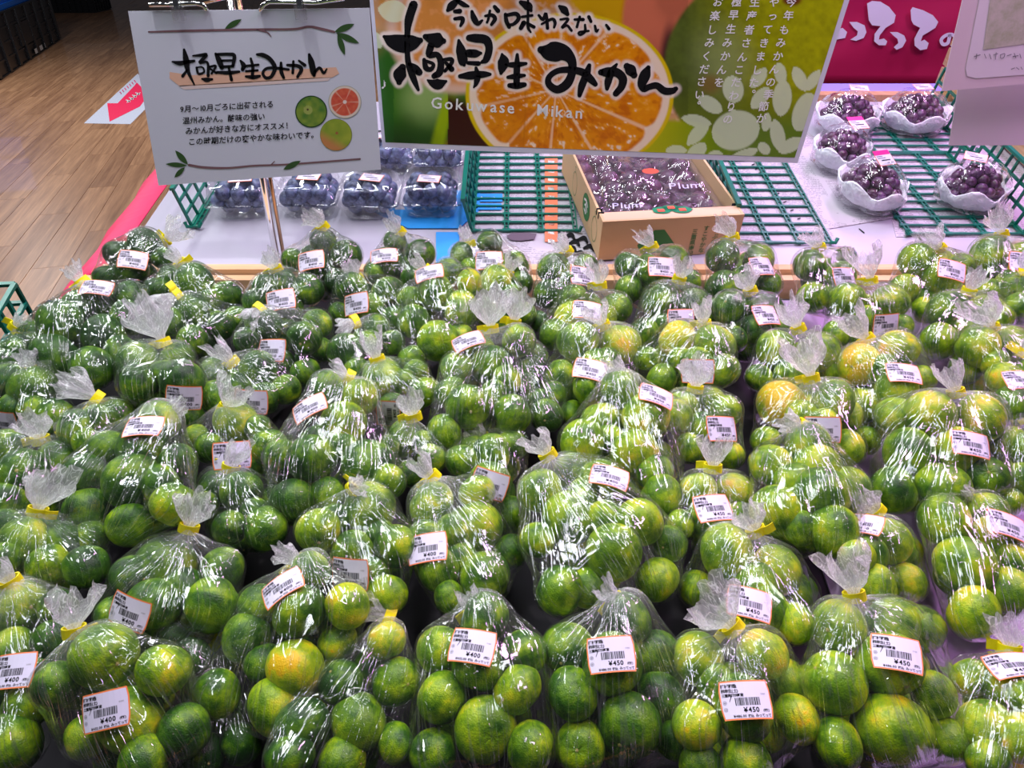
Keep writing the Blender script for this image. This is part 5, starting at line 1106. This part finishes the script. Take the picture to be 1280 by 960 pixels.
def build_bags():
    F_, T = solve(); org = Vector((0, 0, CZ)); stats = []
    groups = {}
    for f, t in zip(F_, T):
        p = at(f[1], f[2], t); groups.setdefault(f[0], []).append((p, f[3]*t/F*1.09, f[5], t, f[6], f[1], f[2]))
    for bi, b in enumerate(BAGS):
        label, tie, hid, tip, tab, lab, fr, tone, lift = b
        g = groups[bi]; Ps = np.array([q[0] for q in g]); Rs = np.array([q[1] for q in g])
        top = sorted([q for q in g if not q[4]], key=lambda q: math.hypot(q[5]-tie[0], q[6]-tie[1]))[:2]
        tt = sum(q[3] for q in top)/len(top) + (.022 if hid else -.004)
        P0 = at(tie[0], tie[1], tt); Cn = Ps.mean(0)
        a = np.array(P0)-Cn; Ld = np.linalg.norm(a); a /= Ld
        lo = min(g, key=lambda q: q[0].z-q[1]); base = Vector((float(Cn[0]), float(Cn[1]), lo[0].z-lo[1]))
        root = empty('mandarin_bag', base); tag(root, label, 'mandarin bag', 'bagged green mandarins on the sloping display')
        for (p, R, ripe, t, fill, px_, _) in g:
            o = link('mandarin', MAND[random.randrange(4)], root, p-base)
            o.scale = (R*random.uniform(.96, 1.0),)*3; o.rotation_euler = [random.uniform(0, 6.28) for _ in range(3)]
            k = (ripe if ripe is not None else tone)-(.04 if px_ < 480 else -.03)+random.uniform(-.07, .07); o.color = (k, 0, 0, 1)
        # ---- film: hull around the fruit drawn up to the tie
        bm = bmesh.new()
        sph = [Vector((math.sin(th)*math.cos(ph), math.sin(th)*math.sin(ph), math.cos(th))) for th in np.linspace(0, math.pi, 7) for ph in np.linspace(0, 2*math.pi, 10, endpoint=False)]
        for p, R in zip(Ps, Rs):
            for q in sph: bm.verts.new(Vector(p)+q*(R*1.03+.001))
        bm.verts.new(P0)
        bmesh.ops.convex_hull(bm, input=bm.verts)
        loose = [v for v in bm.verts if not v.link_faces]; bmesh.ops.delete(bm, geom=loose, context='VERTS')
        hull = BVHTree.FromBMesh(bm); bm.free()
        e1 = np.cross(a, (0, 0, 1.)); e1 = e1/np.linalg.norm(e1) if np.linalg.norm(e1) > .1 else np.array((1., 0, 0)); e2 = np.cross(a, e1)
        nu, nv = 72, 46; th0 = .006/Ld
        th = th0+(math.pi-th0)*(np.linspace(0, 1, nv)**1.35); ph = np.linspace(0, 2*np.pi, nu, endpoint=False)
        TH, PH = np.meshgrid(th, ph, indexing='ij')
        dirs = (np.cos(TH)[..., None]*a+np.sin(TH)[..., None]*(np.cos(PH)[..., None]*e1+np.sin(PH)[..., None]*e2)).reshape(-1, 3)
        Cv = Vector(Cn); rh = np.empty(len(dirs))
        for i, d in enumerate(dirs):
            h = hull.ray_cast(Cv, Vector(d)); rh[i] = h[3] if h[0] is not None else (rh[i-1] if i else Ld)
        pc = Ps-Cn; bb = dirs@pc.T; disc = Rs**2-((pc**2).sum(1)-bb**2)
        ru = np.where(disc > 0, bb+np.sqrt(np.maximum(disc, 0)), 0).max(1)
        rh = rh.reshape(nv, nu); ru = ru.reshape(nv, nu)
        r = .10*np.maximum(ru, .45*rh)+.90*rh
        for _ in range(2):
            rp = np.pad(r, ((1, 1), (0, 0)), 'edge'); r = .5*r+.125*(rp[:-2]+rp[2:]+np.roll(r, 1, 1)+np.roll(r, -1, 1))
        r = np.maximum(r, ru+.0012)
        v = (TH/np.pi); bl = np.random.default_rng(bi+50)
        k1, k2 = bl.integers(7, 11), bl.integers(15, 22)
        pl = np.sin(k1*PH+bl.uniform(0, 6)+3*np.sin(2*PH))*.6+np.sin(k2*PH+bl.uniform(0, 6)+2*np.sin(3*PH))*.4
        near = np.exp(-v/.16)
        r = r+(np.abs(pl)*.0045)*near*(v > .004)*np.minimum(1, np.sin(TH)*Ld/.02)
        r[0] = Ld
        P = Cn+dirs.reshape(nv, nu, 3)*r[..., None]
        # narrow the shoulder into the tie
        # streak coordinates: fine around, long along
        st = np.stack([np.cos(PH)*7, np.sin(PH)*7, v*.8+bi*3.7], -1).reshape(-1, 3)
        bunch = (np.exp(-v/.055)*.95).reshape(-1)
        vs = P.reshape(-1, 3)-np.array(base)
        fs = [(j*nu+i, (j+1)*nu+i, (j+1)*nu+(i+1) % nu, j*nu+(i+1) % nu) for j in range(nv-1) for i in range(nu)]
        me = pydata('film', vs, fs, M['film'], True)
        me.attributes.new('streak', 'FLOAT_VECTOR', 'POINT').data.foreach_set('vector', st.astype(np.float32).ravel())
        me.attributes.new('bunch', 'FLOAT', 'POINT').data.foreach_set('value', bunch.astype(np.float32))
        link('film', me, root)
        fb = BVHTree.FromPolygons([Vector(p) for p in P.reshape(-1, 3)], [tuple(f) for f in fs])
        # ---- gathered neck
        tipd = tt*(.985 if not hid else .995)
        P1 = at(tip[0], tip[1], tipd); nk = (P1-P0); 
        Lk = min(max(nk.length*1.15, .028), .07); nk.normalize()
        wdir = nk.cross(ray(*tie)).normalized(); dd = wdir.cross(nk)
        mu, mv = 40, 13; r2 = np.random.default_rng(bi+900); vs2 = []; st2 = []; bu2 = []
        pa = r2.uniform(0, 6.28, 6); wide = r2.uniform(.55, .85)*Lk*.62
        for j in range(mv):
            q = j/(mv-1)
            for i in range(mu):
                an = 2*math.pi*i/mu
                pt_ = 1+.22*q*math.sin(5*an+pa[0]+3*q)+.20*q*math.sin(9*an+pa[1]-4*q)+.12*math.sin(17*an+pa[2]+5*q)*q
                rw = (.0058+(wide-.0058)*math.sin(min(1, max(0, q-.14)*1.5)*math.pi/2))*pt_; rt = (.0042+(wide*.6-.0042)*math.sin(min(1, max(0, q-.14)*1.4)*math.pi/2))*pt_
                hh = Lk*q*(1+.20*q*math.sin(2*an+pa[3])+.13*q*math.sin(7*an+pa[4]))
                bend = .15*Lk*q*q*math.sin(pa[5])
                p = P0+nk*hh+wdir*(rw*math.cos(an)+bend)+dd*(rt*math.sin(an))
                vs2.append(p-base); st2.append((math.cos(an)*4+9, math.sin(an)*4, q*2.6+bi)); bu2.append(1.15-.35*q)
        fs2 = [(j*mu+i, j*mu+(i+1) % mu, (j+1)*mu+(i+1) % mu, (j+1)*mu+i) for j in range(mv-1) for i in range(mu)]
        me = pydata('neck', vs2, fs2, M['film'], True)
        me.attributes.new('streak', 'FLOAT_VECTOR', 'POINT').data.foreach_set('vector', np.array(st2, np.float32).ravel())
        me.attributes.new('bunch', 'FLOAT', 'POINT').data.foreach_set('value', np.array(bu2, np.float32))
        link('neck', me, root)
        # ---- tape
        wt = wdir if tab >= 0 else -wdir
        Y = nk.cross(wt); Mx = Matrix((wt, Y, nk)).transposed()
        if (Mx @ Vector((0, 1, 0))).dot(ray(*tie)) < 0 and tab: # tab faces the viewer side
            pass
        o = link('tape', TAPE[1 if tab else 0], root, P0-base, Mx.to_euler())
        # ---- price label
        if lab:
            lx, ly, ang, price = lab; pts = []
            for dx, dy in ((0, 0), (12, 0), (-12, 0), (0, 9), (0, -9), (9, 7), (-9, 7), (9, -7), (-9, -7)):
                d = ray(lx+dx, ly+dy).normalized(); h = fb.ray_cast(org, d)
                if h[0] is None: h = hull.ray_cast(org, d)
                if h[0] is not None: pts.append(h[0])
            d0 = ray(lx, ly).normalized()
            if len(pts) < 4:
                c0 = at(lx, ly, tt); nrm = -d0; stats.append((label, 'label off'))
            else:
                A_ = np.array(pts); c0 = Vector(A_.mean(0)); _, _, vt = np.linalg.svd(A_-A_.mean(0)); nrm = Vector(vt[2])
                if nrm.dot(d0) > 0: nrm = -nrm
                cs = -nrm.dot(d0)
                if cs < .62: nrm = (nrm-d0*(.62-cs)*1.3).normalized()
                c0 = org+d0*((c0-org).dot(d0))
                up_ = max((Vector(p)-c0).dot(nrm) for p in pts); c0 = c0+nrm*(max(0, up_)*.6+.0015)
            camup = Vector((0, s_, c_)); rt = Vector((1, 0, 0))
            an = math.radians(ang); u = camup*math.cos(an)-rt*math.sin(an)
            u = (u-nrm*u.dot(nrm)).normalized(); xx = u.cross(nrm)
            Ml = Matrix((xx, u, nrm)).transposed()
            lo_ = link('price_label', LBASE, root, c0-base, Ml.to_euler()); lo_['label'] = 'white price label with orange edge reading ¥%d' % price
            link('label_face', LFACE, lo_); link('label_print', LPRINT[price], lo_)
    return stats
for s_msg in build_bags(): print('NOTE', s_msg)
